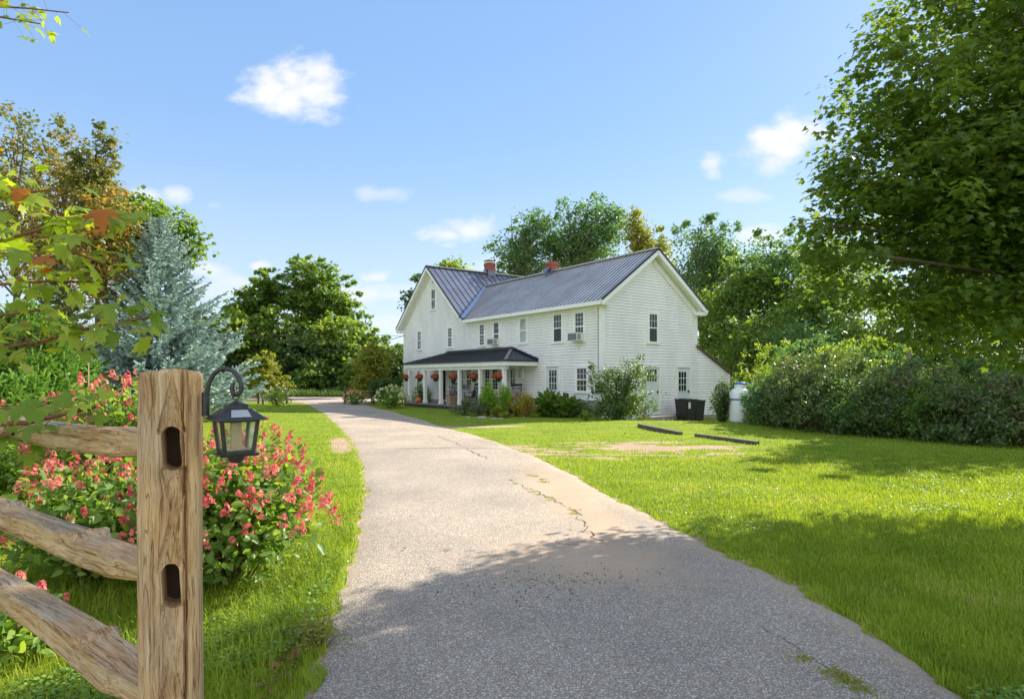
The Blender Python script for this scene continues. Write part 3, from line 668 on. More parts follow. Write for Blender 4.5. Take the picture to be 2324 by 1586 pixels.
# rake boards (white) with dark metal edge above
def rake(A_, B_, out, up=(0,0,1), h=.20):
    mb = MB(); A_ = Vector(A_); B_ = Vector(B_); mb.bar(A_-Vector((0,0,h/2+.05)), B_-Vector((0,0,h/2+.05)), .035, h); mb.build('rake_board', MAT['trim'], house)
    mb = MB(); mb.bar(A_+Vector((0,0,-.005))+Vector(out)*.004, B_+Vector((0,0,-.005))+Vector(out)*.004, .06, .085); mb.build('rake_flashing', MAT['roof_dark'], house)
rake((-.35, -.36, 4.70), (3.015, -.36, RZ+.02), (0,-1,0)); rake((6.38, -.36, 4.70), (3.015, -.36, RZ+.02), (0,-1,0))
rake((-.39, 10.55, mr_(10.55)+.02), (-.39, 14.64, 8.22), (-1,0,0)); rake((-.39, 18.82, mr_(18.82)+.02), (-.39, 14.64, 8.22), (-1,0,0))
# frieze under gable rakes
mb = MB(); mb.bar((.02,-.035,4.50), (3.015,-.035,6.67), .03, .22); mb.build('frieze', MAT['trim'], house)
mb = MB(); mb.bar((6.01,-.035,4.50), (3.015,-.035,6.67), .03, .22); mb.build('frieze', MAT['trim'], house)
mb = MB(); mb.bar((-.045,10.95,4.83), (-.045,14.64,7.93), .03, .20); mb.build('frieze', MAT['trim'], house)
mb = MB(); mb.bar((-.045,18.4,4.76), (-.045,14.64,7.93), .03, .20); mb.build('frieze', MAT['trim'], house)
trim('fascia', (-.40, -.352, -.33, 10.5, 4.50, 4.66)); trim('soffit', (-.352, -.045, -.30, 10.6, 4.525, 4.545)); trim('soffit', (-.30, .25, -.33, -.05, 4.50, 4.545))
trim('soffit', (5.85, 6.36, -.34, -.05, 4.42, 4.56)); trim('soffit', (-.36, -.045, 18.30, 18.80, 4.42, 4.55)); trim('gutter', (6.36, 6.42, -.34, 10.8, 4.55, 4.66), m='trim')
mb = MB(); mb.bar((3.015,-.37,RZ+.03), (3.015,13.3,RZ+.03), .26, .05); mb.build('ridge_cap', simple('light_ridge_metal', (.55,.55,.54), .5, metal=.3), house)
mb = MB(); mb.bar((-.40,14.64,8.23), (9.5,14.64,8.23), .26, .05); mb.build('ridge_cap', bpy.data.materials['light_ridge_metal'], house)
# valley flashing
mb = MB(); mb.bar((-.42,10.52,mr_(10.52)+.035), (3.05,13.34,wr(3.0)+.05), .36, .02, up=(-.4,-.4,1)); mb.build('valley_flashing', simple('bright_valley_metal', (.42,.46,.54), .35, metal=.6), house)
# lean-to roof
mb = MB(); mb.quad((6.0,-.12,3.06), (8.75,-.12,1.72), (8.75,10.8,1.72), (6.0,10.8,3.06)); mb.quad((6.0,-.12,2.96), (6.0,10.8,2.96), (8.75,10.8,1.62), (8.75,-.12,1.62)); mb.quad((6.0,-.12,3.06),(6.0,-.12,2.96),(8.75,-.12,1.62),(8.75,-.12,1.72)); mb.quad((8.75,-.12,1.72),(8.75,-.12,1.62),(8.75,10.8,1.62),(8.75,10.8,1.72))
mb.build('lean_to_roof', simple('old_shingle', (.12,.085,.055), .9, var=.5, scale=12, bump=.8, bscale=20), house)

def window(mp, a0, a1, z0, z1, cs=.10, head=.10, sill=True, top='2x3', bot='plain', gt='glass', gb=None, slant=0, storm=False):
    """a0..a1 z0..z1 = glass + sash; cs = casing width"""
    fr = MB()
    def bx(mbx, p0, p1, q0, q1, o0, o1):
        c = [mp(p, o, q) for q in (q0, q1) for o in (o0, o1) for p in (p0, p1)]
        xs_ = [v[0] for v in c]; ys_ = [v[1] for v in c]; zs_ = [v[2] for v in c]
        mbx.box(min(xs_), max(xs_), min(ys_), max(ys_), min(zs_), max(zs_))
    bx(fr, a0-cs, a0, z0-.01, z1+head, .0, .052); bx(fr, a1, a1+cs, z0-.01, z1+head, .0, .052)
    bx(fr, a0, a1, z1, z1+head, .0, .050)
    if head > .15: bx(fr, a0-cs-.03, a1+cs+.03, z1+head, z1+head+.03, .0, .075)
    if sill: bx(fr, a0-cs-.03, a1+cs+.03, z0-.075, z0-.01, .0, .085)
    w_ = fr.build('window', MAT['trim'], house)
    pn = MB(); zm = (z0+z1)/2
    bx(pn, a0+.03, a1-.03, zm, z1-.03, .024, .029); p1 = pn.build('pane', MAT[gt], w_)
    pn = MB(); bx(pn, a0+.03, a1-.03, z0+.03, zm-.001, .0235, .0285); pn.build('pane', MAT[gb or gt], w_)
    sh = MB(); s_ = .038
    bx(sh, a0, a0+s_, z0, z1, .02, .042); bx(sh, a1-s_, a1, z0, z1, .02, .042); bx(sh, a0+s_, a1-s_, z1-s_, z1, .02, .042); bx(sh, a0+s_, a1-s_, z0, z0+s_, .02, .040); bx(sh, a0+s_, a1-s_, zm-.025, zm+.025, .02, .047)
    def grid(q0, q1, kind):
        if kind == 'plain': return
        rr, cc = map(int, kind.split('x'))
        for i in range(1, cc): x_ = a0+(a1-a0)*i/cc; bx(sh, x_-.007, x_+.007, q0, q1, .02, .036)
        for i in range(1, rr): z_ = q0+(q1-q0)*i/rr; bx(sh, a0, a1, z_-.007, z_+.007, .02, .0365)
    grid(zm+.025, z1-s_, top); grid(z0+s_, zm-.025, bot)
    sh.build('sash', MAT['trim'], w_); return w_
E_ = EYE
window(FR, 8.80, 9.26, 1.68+E_, 2.80+E_, top='3x2', bot='3x2')
window(FR, 7.43, 7.93, 1.62+E_, 2.82+E_, top='2x1', bot='2x1')
window(FR, 5.10, 5.66, 1.66+E_, 2.84+E_, top='plain', bot='plain', gt='glass_curtain')
window(FR, 2.50, 3.09, 1.57+E_, 2.82+E_, top='2x3', bot='plain', gb='screen')
window(FR, 1.06, 1.63, 1.57+E_, 2.78+E_, top='3x3', bot='2x3')
window(FR, 15.98, 16.47, 1.74+E_, 2.86+E_, cs=.12, head=.26, top='3x2', bot='3x2')
window(FR, 12.18, 12.65, 1.72+E_, 2.84+E_, cs=.12, head=.26, top='3x2', bot='3x2')
window(FR, 14.16, 14.66, 4.06+E_, 5.28+E_, top='1x2', bot='1x2')
window(FR, 16.1, 16.55, -.58+E_, .56+E_, top='3x2', bot='3x2')
window(FR, 10.92, 11.20, -.66+E_, .49+E_, top='3x1', bot='3x1', cs=.08)
window(FR, 10.05, 10.58, -.66+E_, .48+E_, top='3x2', bot='3x2')
window(FR, 8.27, 8.74, -.64+E_, .47+E_, top='3x2', bot='3x2', cs=.09)
window(FR, 7.52, 8.03, -.64+E_, .47+E_, top='3x2', bot='3x2', cs=.09)
window(GB, 2.78, 3.33, 1.53+E_, 2.80+E_, cs=.11, head=.20, top='2x3', bot='plain', gb='screen')
window(FR, .86, 1.52, -.60+E_, .42+E_, cs=.10, head=.08, top='2x3', bot='2x3')
mb = MB(); mb.box(-.06, -.02, 14.26, 14.54, 5.63+E_, 5.88+E_); mb.build('attic_vent', simple('grey_vent', (.5,.52,.54), .6), house)
def door(mp, a0, a1, z0, z1, g0, g1, h0, h1, grid=(3,3), glass='glass', cs=.10, m='doorpaint', cutbottom=False):
    def bx(mbx, p0, p1, q0, q1, o0, o1):
        c = [mp(p, o, q) for q in (q0, q1) for o in (o0, o1) for p in (p0, p1)]
        xs_ = [v[0] for v in c]; ys_ = [v[1] for v in c]; zs_ = [v[2] for v in c]
        mbx.box(min(xs_), max(xs_), min(ys_), max(ys_), min(zs_), max(zs_))
    lf = MB(); bx(lf, a0, a1, z0, z1, .0, .030)
    for (p0, p1) in ((a0+.10, (a0+a1)/2-.05), ((a0+a1)/2+.05, a1-.10)):
        if h0-z0 > .5: bx(lf, p0, p1, z0+.12, h0-.18, .0, .040)
    d_ = lf.build('door', MAT[m], house)
    cs_ = MB(); bx(cs_, a0-cs, a0-.018, z0, z1+cs, .0, .09); bx(cs_, a1+.018, a1+cs, z0, z1+cs, .0, .09); bx(cs_, a0-.018, a1+.018, z1+.018, z1+cs, .0, .088); bx(cs_, a0-.06, a1+.06, z0-.06, z0, .0, .10)
    cs_.build('frame', MAT['trim'], d_)
    p_ = MB(); bx(p_, g0, g1, h0, h1, .0, .043); p_.build('pane', MAT[glass], d_)
    s_ = MB(); bx(s_, g0-.03, g0, h0-.03, h1+.03, .0, .055); bx(s_, g1, g1+.03, h0-.03, h1+.03, .0, .055); bx(s_, g0, g1, h1, h1+.03, .0, .055); bx(s_, g0, g1, h0-.03, h0, .0, .055)
    for i in range(1, grid[1]): x_ = g0+(g1-g0)*i/grid[1]; bx(s_, x_-.011, x_+.011, h0, h1, .0, .050)
    for i in range(1, grid[0]): z_ = h0+(h1-h0)*i/grid[0]; bx(s_, g0, g1, z_-.011, z_+.011, .0, .0505)
    s_.build('muntins', MAT['trim'], d_)
    hn = MB(); bx(hn, a1-.09, a1-.05, (z0+z1)/2-.12, (z0+z1)/2-.02, .03, .085); hn.build('handle', MAT['iron'], d_)
    return d_
door(GB, 4.63, 5.47, -1.57+E_, .43+E_, 4.72, 5.25, -.62+E_, .26+E_)
door(GB, 2.42, 3.38, -1.57+E_, .43+E_, 2.62, 3.26, -.18+E_, .36+E_, grid=(2,4))
door(FR, 2.70, 3.54, -1.40+E_, .47+E_, 2.84, 3.38, -.56+E_, .34+E_, glass='glass_teal')
door(FR, 5.85, 6.62, -1.46+E_, .47+E_, 6.02, 6.40, -.46+E_, .37+E_, grid=(2,2))
door(FR, 11.62, 12.44, -1.46+E_, .50+E_, 11.78, 12.24, -.30+E_, .20+E_, grid=(1,1))
door(FR, 12.80, 13.34, -1.46+E_, .52+E_, 12.86, 13.26, -1.30+E_, .46+E_, grid=(1,1), m='trim', cs=.06)
mb = MB(); mb.box(-.16, -.03, 5.27, 5.66, -.08+E_, .48+E_); wj = mb.build('wall_cabinet', MAT['trim'], house)
mb = MB(); mb.box(-.168, -.162, 5.33, 5.60, -.02+E_, .42+E_); mb.build('pane', MAT['glass_curtain'], wj)
mb = MB(); mb.tube([(-.06,.17,4.45),(-.055,.16,4.3),(-.06,.15,1.0)], .012, 6); mb.build('cable', MAT['acgrille'], house)
mb = MB(); mb.box(3.85,4.0,-.07,-.02,-.72+E_,-.62+E_); mb.build('outlet_box', MAT['acwhite'], house)
mb = MB(); mb.box(2.2,3.6,-.75,-.03,-1.95+E_,-1.66+E_); mb.box(4.5,5.6,-.55,-.03,-2.1+E_,-1.66+E_); mb.build('door_step', MAT['stone'], house)

# chimneys
def chimney(x, y, w_, z0, z1, cap):
    mb = MB(); mb.box(x-w_/2, x+w_/2, y-w_/2, y+w_/2, z0, z1); mb.box(x-w_/2-.03, x+w_/2+.03, y-w_/2-.03, y+w_/2+.03, z1-.18, z1-.06)
    c = mb.build('chimney', MAT['brick'], house)
    mb = MB(); mb.box(x-w_/2-.025, x+w_/2+.025, y-w_/2-.025, y+w_/2+.025, z0, z0+.34)
    mb.quad((x-w_/2-.03, y-w_/2-.03, z0+.45), (x-w_/2-.45, y, z0-.02), (x-w_/2-.03, y+w_/2+.03, z0+.45)); mb.build('flashing', MAT['roof_mid'], c)
    if cap:
        mb = MB(); mb.box(x-w_/2-.02, x+w_/2+.02, y-w_/2-.02, y+w_/2+.02, z1, z1+.05); mb.build('crown', MAT['trim'], c)
        mb = MB(); mb.box(x-w_/2-.04, x+w_/2+.04, y-w_/2-.04, y+w_/2+.04, z1+.13, z1+.16)
        for i in (-1, 1):
            for j in (-1, 1): mb.box(x+i*w_/2*.9-.015, x+i*w_/2*.9+.015, y+j*w_/2*.9-.015, y+j*w_/2*.9+.015, z1+.05, z1+.13)
        mb.build('cap', MAT['roof_dark'], c)
chimney(4.16, 14.64, .50, 8.0, 8.86, True)
chimney(2.95, 6.86, .46, 6.85, 7.64, False)

# porch: roof hips, posts, deck
pz = .78+E_; pt = 1.40+E_; s0, s1, h0, h1, pd = 4.21, 14.60, 6.28, 12.48, 1.88
Pc = [(-pd, s0, pz), (-pd, s1, pz), (-.03, s1, pz), (-.03, s0, pz), (-.06, h0, pt), (-.06, h1, pt)]
mb = MB(); mb.v = Pc; mb.f = [(0,1,5,4), (0,4,3), (1,2,5)]; prf = mb.build('porch_roof', MAT['porch_metal'], house)
rb = MB()
def rib(a_, b_): 
    rb.bar(Vector(a_)+Vector((0,0,.012)), Vector(b_)+Vector((0,0,.012)), .035, .03)
k = 42
for i in range(1, k):
    s = s0+(s1-s0)*i/k
    # up-slope on the front face until hip or wall
    if s < h0: f_ = (s-s0)/(h0-s0)
    elif s > h1: f_ = (s1-s)/(s1-h1)
    else: f_ = 1
    rib((-pd, s, pz), (-pd+(pd-.06)*f_, s, pz+(pt-pz)*f_))
for i in range(1, 8):
    x_ = -pd+(pd-.03)*i/8; f_ = (x_+pd)/(pd-.06)
    rib((x_, s0, pz), (x_, s0+(h0-s0)*min(1, f_), pz+(pt-pz)*min(1, f_)))
r_ = rb.build('roof_rib', MAT['rib'], prf)
mb = MB(); mb.bar((-pd,s0,pz+.03), (-.06,h0,pt+.03), .16, .03); mb.build('hip_cap', MAT['roof_mid'], prf)
mb = MB(); mb.bar((-pd,s1,pz+.03), (-.06,h1,pt+.03), .16, .03); mb.build('hip_cap', MAT['roof_mid'], prf)
mb = MB(); mb.bar((-.09,h0-.05,pt+.05), (-.09,h1+.05,pt+.05), .14, .12); mb.bar((-.07,s0,pz+.06), (-.07,h0,pt+.06), .12, .12); mb.bar((-.07,s1,pz+.06), (-.07,h1,pt+.06), .12, .12)
mb.box(-pd-.03,-pd+.02,s0-.03,s1+.03,pz-.05,pz+.02); mb.box(-pd,-.03,s0-.03,s0+.02,pz-.05,pz+.02); mb.build('porch_flashing', MAT['roof_dark'], house)
mb = MB(); mb.box(-pd+.03,-pd+.10,s0+.03,s1-.03,pz-.24,pz-.045); mb.box(-pd+.10,-.03,s0+.03,s0+.10,pz-.24,pz-.045); mb.box(-pd+.10,-.03,s1-.10,s1-.03,pz-.24,pz-.045)
mb.box(-1.72,-1.52,s0+.25,s1-.15,pz-.40,pz-.20); mb.build('porch_beam', MAT['trim'], house)
mb = MB(); mb.box(-pd+.1,-.03,s0+.1,s1-.1,pz-.20,pz-.17); mb.build('porch_ceiling', MAT['trim'], house)
for s in (14.33, 12.40, 10.59, 8.65, 6.69, 4.68):
    mb = MB(); mb.box(-1.70,-1.54,s-.08,s+.08,.13,pz-.40); mb.box(-1.72,-1.52,s-.10,s+.10,.13,.30); mb.build('porch_post', MAT['trim'], house, bevel=.006)
mb = MB(); n_ = 11
for i in range(n_): mb.box(-1.85+i*.165, -1.85+(i+1)*.165-.008, s0+.2, s1-.05, .06, .095)
mb.build('porch_deck', MAT['deck'], house)
mb = MB(); mb.box(-1.84,-1.80,s0+.2,s1-.05,-.12,.058); mb.build('deck_skirt', MAT['darkwood'], house)
for s in (5,7.4,9.8,12.4,14.2): mb = MB(); mb.box(-1.8,-1.6,s-.15,s+.15,-.3,.055); mb.build('deck_pier', MAT['stone'], house)

# air conditioners (sit in windows)
def aircon(loc, label, s=1.0):
    r_ = empty('air_conditioner', H(*loc), TH, label, 'air conditioner', 'window air conditioners')
    mb = MB(); mb.box(-.42*s, -.03, -.30*s, .30*s, 0, .34*s); mb.build('case', MAT['acwhite'], r_, bevel=.01)
    mb = MB()
    mb.box(-.43*s, -.424*s, -.27*s, .27*s, .03*s, .31*s)
    for i in range(7): mb.box(-.40*s+i*.03, -.385*s+i*.03, -.306*s, -.301*s, .04*s, .30*s)
    mb.build('grille', MAT['acgrille'], r_)
aircon((-.03, 1.33, 1.57+E_-.02), 'boxy white window air conditioner at the upper window nearest the house corner')
aircon((-.03, 7.68, 1.66+E_), 'small white window air conditioner in the narrow upper window above the porch roof', .9)
aircon((-.03, 10.31, -.66+E_), 'white window air conditioner low on the porch wall between the two rocking chairs', .85)

# hanging baskets
def basket(s, z, label, sc_=1.0):
    x_, y_, z_ = H(-1.72, s, z); r_ = empty('hanging_basket', (x_, y_, z_), 0, label, 'hanging basket', 'rust coloured hanging baskets along the porch')
    mb = MB(); mb.lathe([(.09,-.20),(.12,-.10),(.14,.0),(.135,.0)], 14); mb.build('pot', MAT['terracotta'], r_, smooth=True)
    n = 420; d = unit(rng.normal(size=(n, 3))); d[:, 2] = np.abs(d[:, 2])*.9-.25; P = d*np.array([.27, .27, .22])*rng.uniform(.82, 1.05, (n, 1))*sc_+np.array([0, 0, .06])
    XA, YA, ZA = frames(d+rng.normal(0, .3, (n, 3))); link('blossoms', scatter('blossoms', P, XA, YA, ZA, rng.uniform(.03, .05, n), T_FLOR[0], T_FLOR[1], rng.random(n)), MAT['mum'], r_)
    n = 160; d = unit(rng.normal(size=(n, 3))); d[:, 2] = -np.abs(d[:, 2])*.5+.05; P = d*np.array([.25, .25, .15])*sc_+np.array([0, 0, .03])
    XA, YA, ZA = frames(d); link('leaves', scatter('leaves', P, XA, YA, ZA, rng.uniform(.05, .09, n), T_LEAF[0], T_LEAF[1], rng.random(n)), MAT['dark'], r_)
    mb = MB()
    for a_ in (0, 2.1, 4.2): mb.tube([(.13*math.cos(a_), .13*math.sin(a_), .0), (0, 0, pz-.3-z+.02)], .004, 4)
    mb.build('hanger', MAT['iron'], r_)
for s, z_, lb in ((14.68, .02, 'hanging rust flower basket at the far left end of the porch'), (12.95, .02, 'hanging rust flower basket second from the far end, in front of the narrow porch window'),
              (11.12, .03, 'hanging rust flower basket above the dark porch doorway'), (9.17, .04, 'hanging rust flower basket with yellow edge above the left rocking chair'),
              (7.22, .03, 'hanging rust flower basket above the side turned rocking chair'), (5.13, .05, 'largest hanging rust flower basket, nearest the porch corner post')):
    basket(s-.12, E_+z_-.05, lb, 1.12 if s < 6 else 1.0)

# rocking chairs
def rocker(s, x, rz, label):
    p = H(x, s, .095); r_ = empty('rocking_chair', p, rz, label, 'rocking chair', 'black rocking chairs on the porch')
    for sg in (-1, 1):
        mb = MB(); mb.tube([(sg*.25, -.42+.12*i, .03+.10*((i-3.5)/3.5)**2) for i in range(8)], .018, 6); mb.build('rocker', MAT['black'], r_)
        mb = MB(); mb.tube([(sg*.25,-.20,.05),(sg*.25,-.20,.66)], .018, 6); mb.build('leg', MAT['black'], r_)
        mb = MB(); mb.tube([(sg*.23,.20,.05),(sg*.24,.24,.45),(sg*.24,.42,1.15)], .018, 6); mb.build('leg', MAT['black'], r_)
        mb = MB(); mb.bar((sg*.26,-.25,.68),(sg*.25,.28,.66), .07, .025); mb.build('armrest', MAT['black'], r_)
    mb = MB(); mb.box(-.26,.26,-.24,.24,.41,.44); mb.build('seat', MAT['black'], r_)
    mb = MB(); mb.bar((-.25,.40,1.10),(.25,.40,1.10), .03, .12); mb.bar((-.24,.29,.52),(.24,.29,.52), .03, .05); mb.bar((-.25,.375,.95),(.25,.375,.95), .03, .04)
    for i in range(6): xx = -.18+i*.072; mb.bar((xx,.29,.53),(xx,.38,.95), .022, .015)
    mb.build('backrest', MAT['black'], r_)
    mb = MB(); mb.box(-.2,.2,-.2,.16,.442,.53); mb.box(-.2,.16,.12,.22,.53,.78); mb.build('cushion', MAT['cushion'], r_, bevel=.03)
rocker(10.95, -.85, TH+R(-75), 'black slatted rocking chair with mauve cushion facing the driveway, left on the porch')
rocker(8.95, -.80, TH+R(-150), 'black rocking chair seen from the side with tan cushion, behind the dark shrub')
rocker(5.15, -.75, TH+R(-60), 'black rocking chair mostly hidden behind flowers beside the porch door')
mb = MB(); [mb.box(-.24,.24,-.2,.2,.0+i*.12,.10+i*.12) for i in range(4)]; mb.box(-.22,.22,-.18,.18,0,.47); cr = mb.build('wooden_crate', MAT['crate'], None, H(-1.15, 10.25, .096), bevel=.004); cr.rotation_euler = (0,0,TH); tag(cr, 'slatted wooden crate on the porch floor beside the left rocking chair', 'crate')
mb = MB()
for j in range(24):
    pass
def pumpkin():
    x_, y_, z_ = H(-1.35, 13.75, .10); mb = MB(); K = 28; prof = [(0.02,0),(.12,.01),(.18,.07),(.20,.15),(.18,.23),(.11,.28),(.03,.27)]
    n0 = 0
    for (r, z) in prof:
        for j in range(K):
            t = 2*math.pi*j/K; rr = r*(1-.06*abs(math.cos(t*5))); mb.v.append((rr*math.cos(t), rr*math.sin(t), z))
    for i in range(len(prof)-1):
        for j in range(K): mb.f.append((i*K+j, i*K+(j+1)%K, (i+1)*K+(j+1)%K, (i+1)*K+j))
    mb.f.append(tuple(range(K))[::-1]); mb.f.append(tuple((len(prof)-1)*K+j for j in range(K)))
    r_ = empty('pumpkin', (x_, y_, z_), 0, 'round orange pumpkin on the far end of the porch floor', 'pumpkin'); mb.build('rind', MAT['pumpkin'], r_, smooth=True)
    mb = MB(); mb.tube([(0,0,.26),(.01,.01,.33)], .016, 6); mb.build('stalk', MAT['stem'], r_)
pumpkin()

# ------------------------------------------------------------------ vegetation builders
def sample_ell(n, E, bias=.5):
    vol = np.array([e[3]*e[4]*e[5] for e in E]); pick = rng.choice(len(E), n, p=vol/vol.sum())
    d = unit(rng.normal(size=(n, 3))); r = rng.random(n)**bias; E = np.array(E, float)
    return E[pick, :3]+d*r[:, None]*E[pick, 3:], d, pick
def crown_leaves(name, centers, cr, per, size, tmpl, parent, m, flat=.45, up=.5, droop=.3, sp=1.0):
    nc = len(centers); cnt = np.maximum(3, rng.poisson(per, nc)); ci = np.repeat(np.arange(nc), cnt); n = len(ci)
    off = rng.normal(size=(n, 3))*.5; off = off*cr[ci][:, None]*np.array([1, 1, flat])
    P = centers[ci]+off
    nr = rng.normal(size=(n, 3))*(1-up)+np.array([0, 0, 1])*up*1.5+.5*unit(off)
    tip = unit(off)+rng.normal(size=(n, 3))*.6+np.array([0, 0, -droop])
    XA, YA, ZA = frames(nr, tip); S = size*rng.uniform(.65, 1.3, n)
    rn = np.clip(.6*rng.random(n)+.4*rng.random(nc)[ci], 0, 1)
    return link(name, scatter(name, P, XA, YA, ZA, S, tmpl[0], tmpl[1], rn), m, parent)
def tree(name, label, x, y, E, ncl, per, leaf, m, tr=.18, cl=.7, cat='tree', group=None, bark='bark', tmpl=T_CLUMP, limbs=26, flat=.5, up=.45, bias=.45, sprigs=0, stems=1, crown='crown', droop=.3, base=None, parent_z=None):
    """E: ellipsoids in world units, z above sea level"""
    z0 = gzf(x, y) if base is None else base
    r_ = empty(name, (x, y, z0), 0, label, cat, group)
    El = [(e[0]-x, e[1]-y, e[2]-z0, e[3], e[4], e[5]) for e in E]
    cen, d, pk = sample_ell(ncl, El, bias)
    cr = cl*rng.uniform(.55, 1.25, ncl)
    if sprigs:   # thin shoots poking past the outline
        dd = unit(rng.normal(size=(sprigs, 3))+np.array([0, 0, .7])); pe = rng.integers(0, len(El), sprigs); Ea = np.array(El)
        sp_ = Ea[pe, :3]+dd*Ea[pe, 3:]*rng.uniform(1.03, 1.22, (sprigs, 1)); cen = np.concatenate([cen, sp_]); cr = np.concatenate([cr, cl*rng.uniform(.25, .45, sprigs)])
    crown_leaves(crown, cen, cr, per, leaf, tmpl, r_, m, flat, up, droop)
    mxr = max(e[3] for e in El); top = max(e[2]+e[5]*.7 for e in El if e[3] > .6*mxr); cx = El[0][0]; cy = El[0][1]
    mb = MB(); trunks = []
    for k in range(stems):
        ax, ay = (0, 0) if stems == 1 else (rng.normal(0, .3*cl+.3), rng.normal(0, .3*cl+.15))
        pts = []; rad = []
        for i in range(9):
            t = i/8; pts.append(Vector((ax*.3+(cx+ax)*t**1.3+rng.normal(0, .04*tr*8)*t, (cy+ay)*t**1.3+rng.normal(0, .04*tr*8)*t, -.1+(top+.1)*t))); rad.append(tr*(1.35 if i == 0 else 1)*(1-t)**.8+.012)
        mb.tube(pts, rad, 9); trunks.append(pts)
    order = rng.permutation(len(cen))[:limbs]
    for j in order:
        c = Vector(cen[j]); pts = trunks[rng.integers(0, stems)]
        hz_ = max(.12*top, min(c.z*.8-.15*math.hypot(c.x-cx, c.y-cy), top*.93)); t = hz_/max(top, .01); i = min(7, int(t*8)); st = pts[i].lerp(pts[i+1], t*8-i)
        mid = st.lerp(c, .5)+Vector((rng.normal(0, .05), rng.normal(0, .05), .12*(c-st).length)); r0 = tr*.34*(1-.6*t)+.006
        mb.tube([st, st.lerp(mid, .6), mid, mid.lerp(c, .6), c], [r0, r0*.8, r0*.6, r0*.42, r0*.2], 5, cap=False)
    mb.build('trunk', MAT[bark], r_, smooth=True)
    return r_
def shrub(name, label, x, y, rx, ry, h, n, leaf, m, cat='shrub', group=None, tmpl=T_LEAF, nst=30, blossoms=None, bm=None, lowfrac=.12, up=.3, spiky=0, lowpow=.7):
    z0 = gzf(x, y); r_ = empty(name, (x, y, z0), 0, label, cat, group)
    P = []; D = []; mb = MB(); tips = []
    per = max(3, n//nst)
    for k in range(nst):
        a_ = rng.uniform(0, 2*np.pi); rr = rng.random()**.6; tx = math.cos(a_)*rr*rx; ty = math.sin(a_)*rr*ry
        tz = h*(math.sqrt(max(.02, 1-rr**2*.9)))*rng.uniform(.72, 1.04)
        if spiky and rng.random() < spiky: tz *= rng.uniform(1.05, 1.35)
        b = Vector((tx*(.15 if lowpow < 1 else .7), ty*(.15 if lowpow < 1 else .7), 0)); t_ = Vector((tx, ty, tz)); md = b.lerp(t_, .5)+Vector((-tx*.12, -ty*.12, h*.10))
        mb.tube([b, md, t_], [.006*h+.002, .004*h+.001, .0018], 4, cap=False); tips.append(t_)
        for q in range(per):
            u_ = lowfrac+(1-lowfrac)*rng.random()**lowpow; p = (1-u_)**2*b+2*u_*(1-u_)*md+u_**2*t_
            P.append(tuple(p+Vector(rng.normal(0, .085*rx+.01, 3)))); D.append((tx+rng.normal(0, .3*rx), ty+rng.normal(0, .3*rx), .15*h))
    P = np.array(P); D = unit(np.array(D)); n = len(P); P[:, 2] = np.maximum(P[:, 2], .02)
    nr = rng.normal(size=(n, 3))*(1-up)+np.array([0, 0, 1.])*up*2+D*.3; XA, YA, ZA = frames(nr, D+rng.normal(0, .5, (n, 3)))
    link('foliage', scatter('foliage', P, XA, YA, ZA, leaf*rng.uniform(.6, 1.3, n), tmpl[0], tmpl[1], rng.random(n)), m, r_)
    mb.build('stems', MAT['stem'], r_)
    if blossoms:
        nh, hw, hl, nf, fs = blossoms
        Q = []; QD = []; ca = []
        for k in range(nh):
            a_ = rng.uniform(0, 2*np.pi); rr = rng.random()**.5
            c = Vector((math.cos(a_)*rr*rx*1.02, math.sin(a_)*rr*ry*1.02, h*math.sqrt(max(.05, 1-rr**2*.85))*rng.uniform(.86, 1.08)))
            ax = Vector((c.x*.5/rx, c.y*.5/rx, 1)).normalized(); rv = rng.random()
            sc_ = rng.uniform(.6, 1.25); nn = int(nf*sc_)
            for q in range(nn):
                u_ = rng.random(); rad = hw*sc_*(1-u_)**.6; t_ = rng.uniform(0, 2*np.pi)
                sd_ = ax.orthogonal().normalized(); s2 = ax.cross(sd_); dd = sd_*math.cos(t_)+s2*math.sin(t_)
                Q.append(tuple(c+ax*(u_*hl*sc_)+dd*rad*rng.uniform(.6, 1.05))); QD.append(tuple(dd+ax*.5)); ca.append(rv)
        Q = np.array(Q); QD = np.array(QD); n = len(Q); XA, YA, ZA = frames(QD+rng.normal(0, .35, (n, 3)))
        rn = np.clip(.55*np.array(ca)+.45*rng.random(n), 0, 1)
        link('blossoms', scatter('blossoms', Q, XA, YA, ZA, fs*rng.uniform(.7, 1.25, n), T_FLOR[0], T_FLOR[1], rn), bm, r_)
    return r_
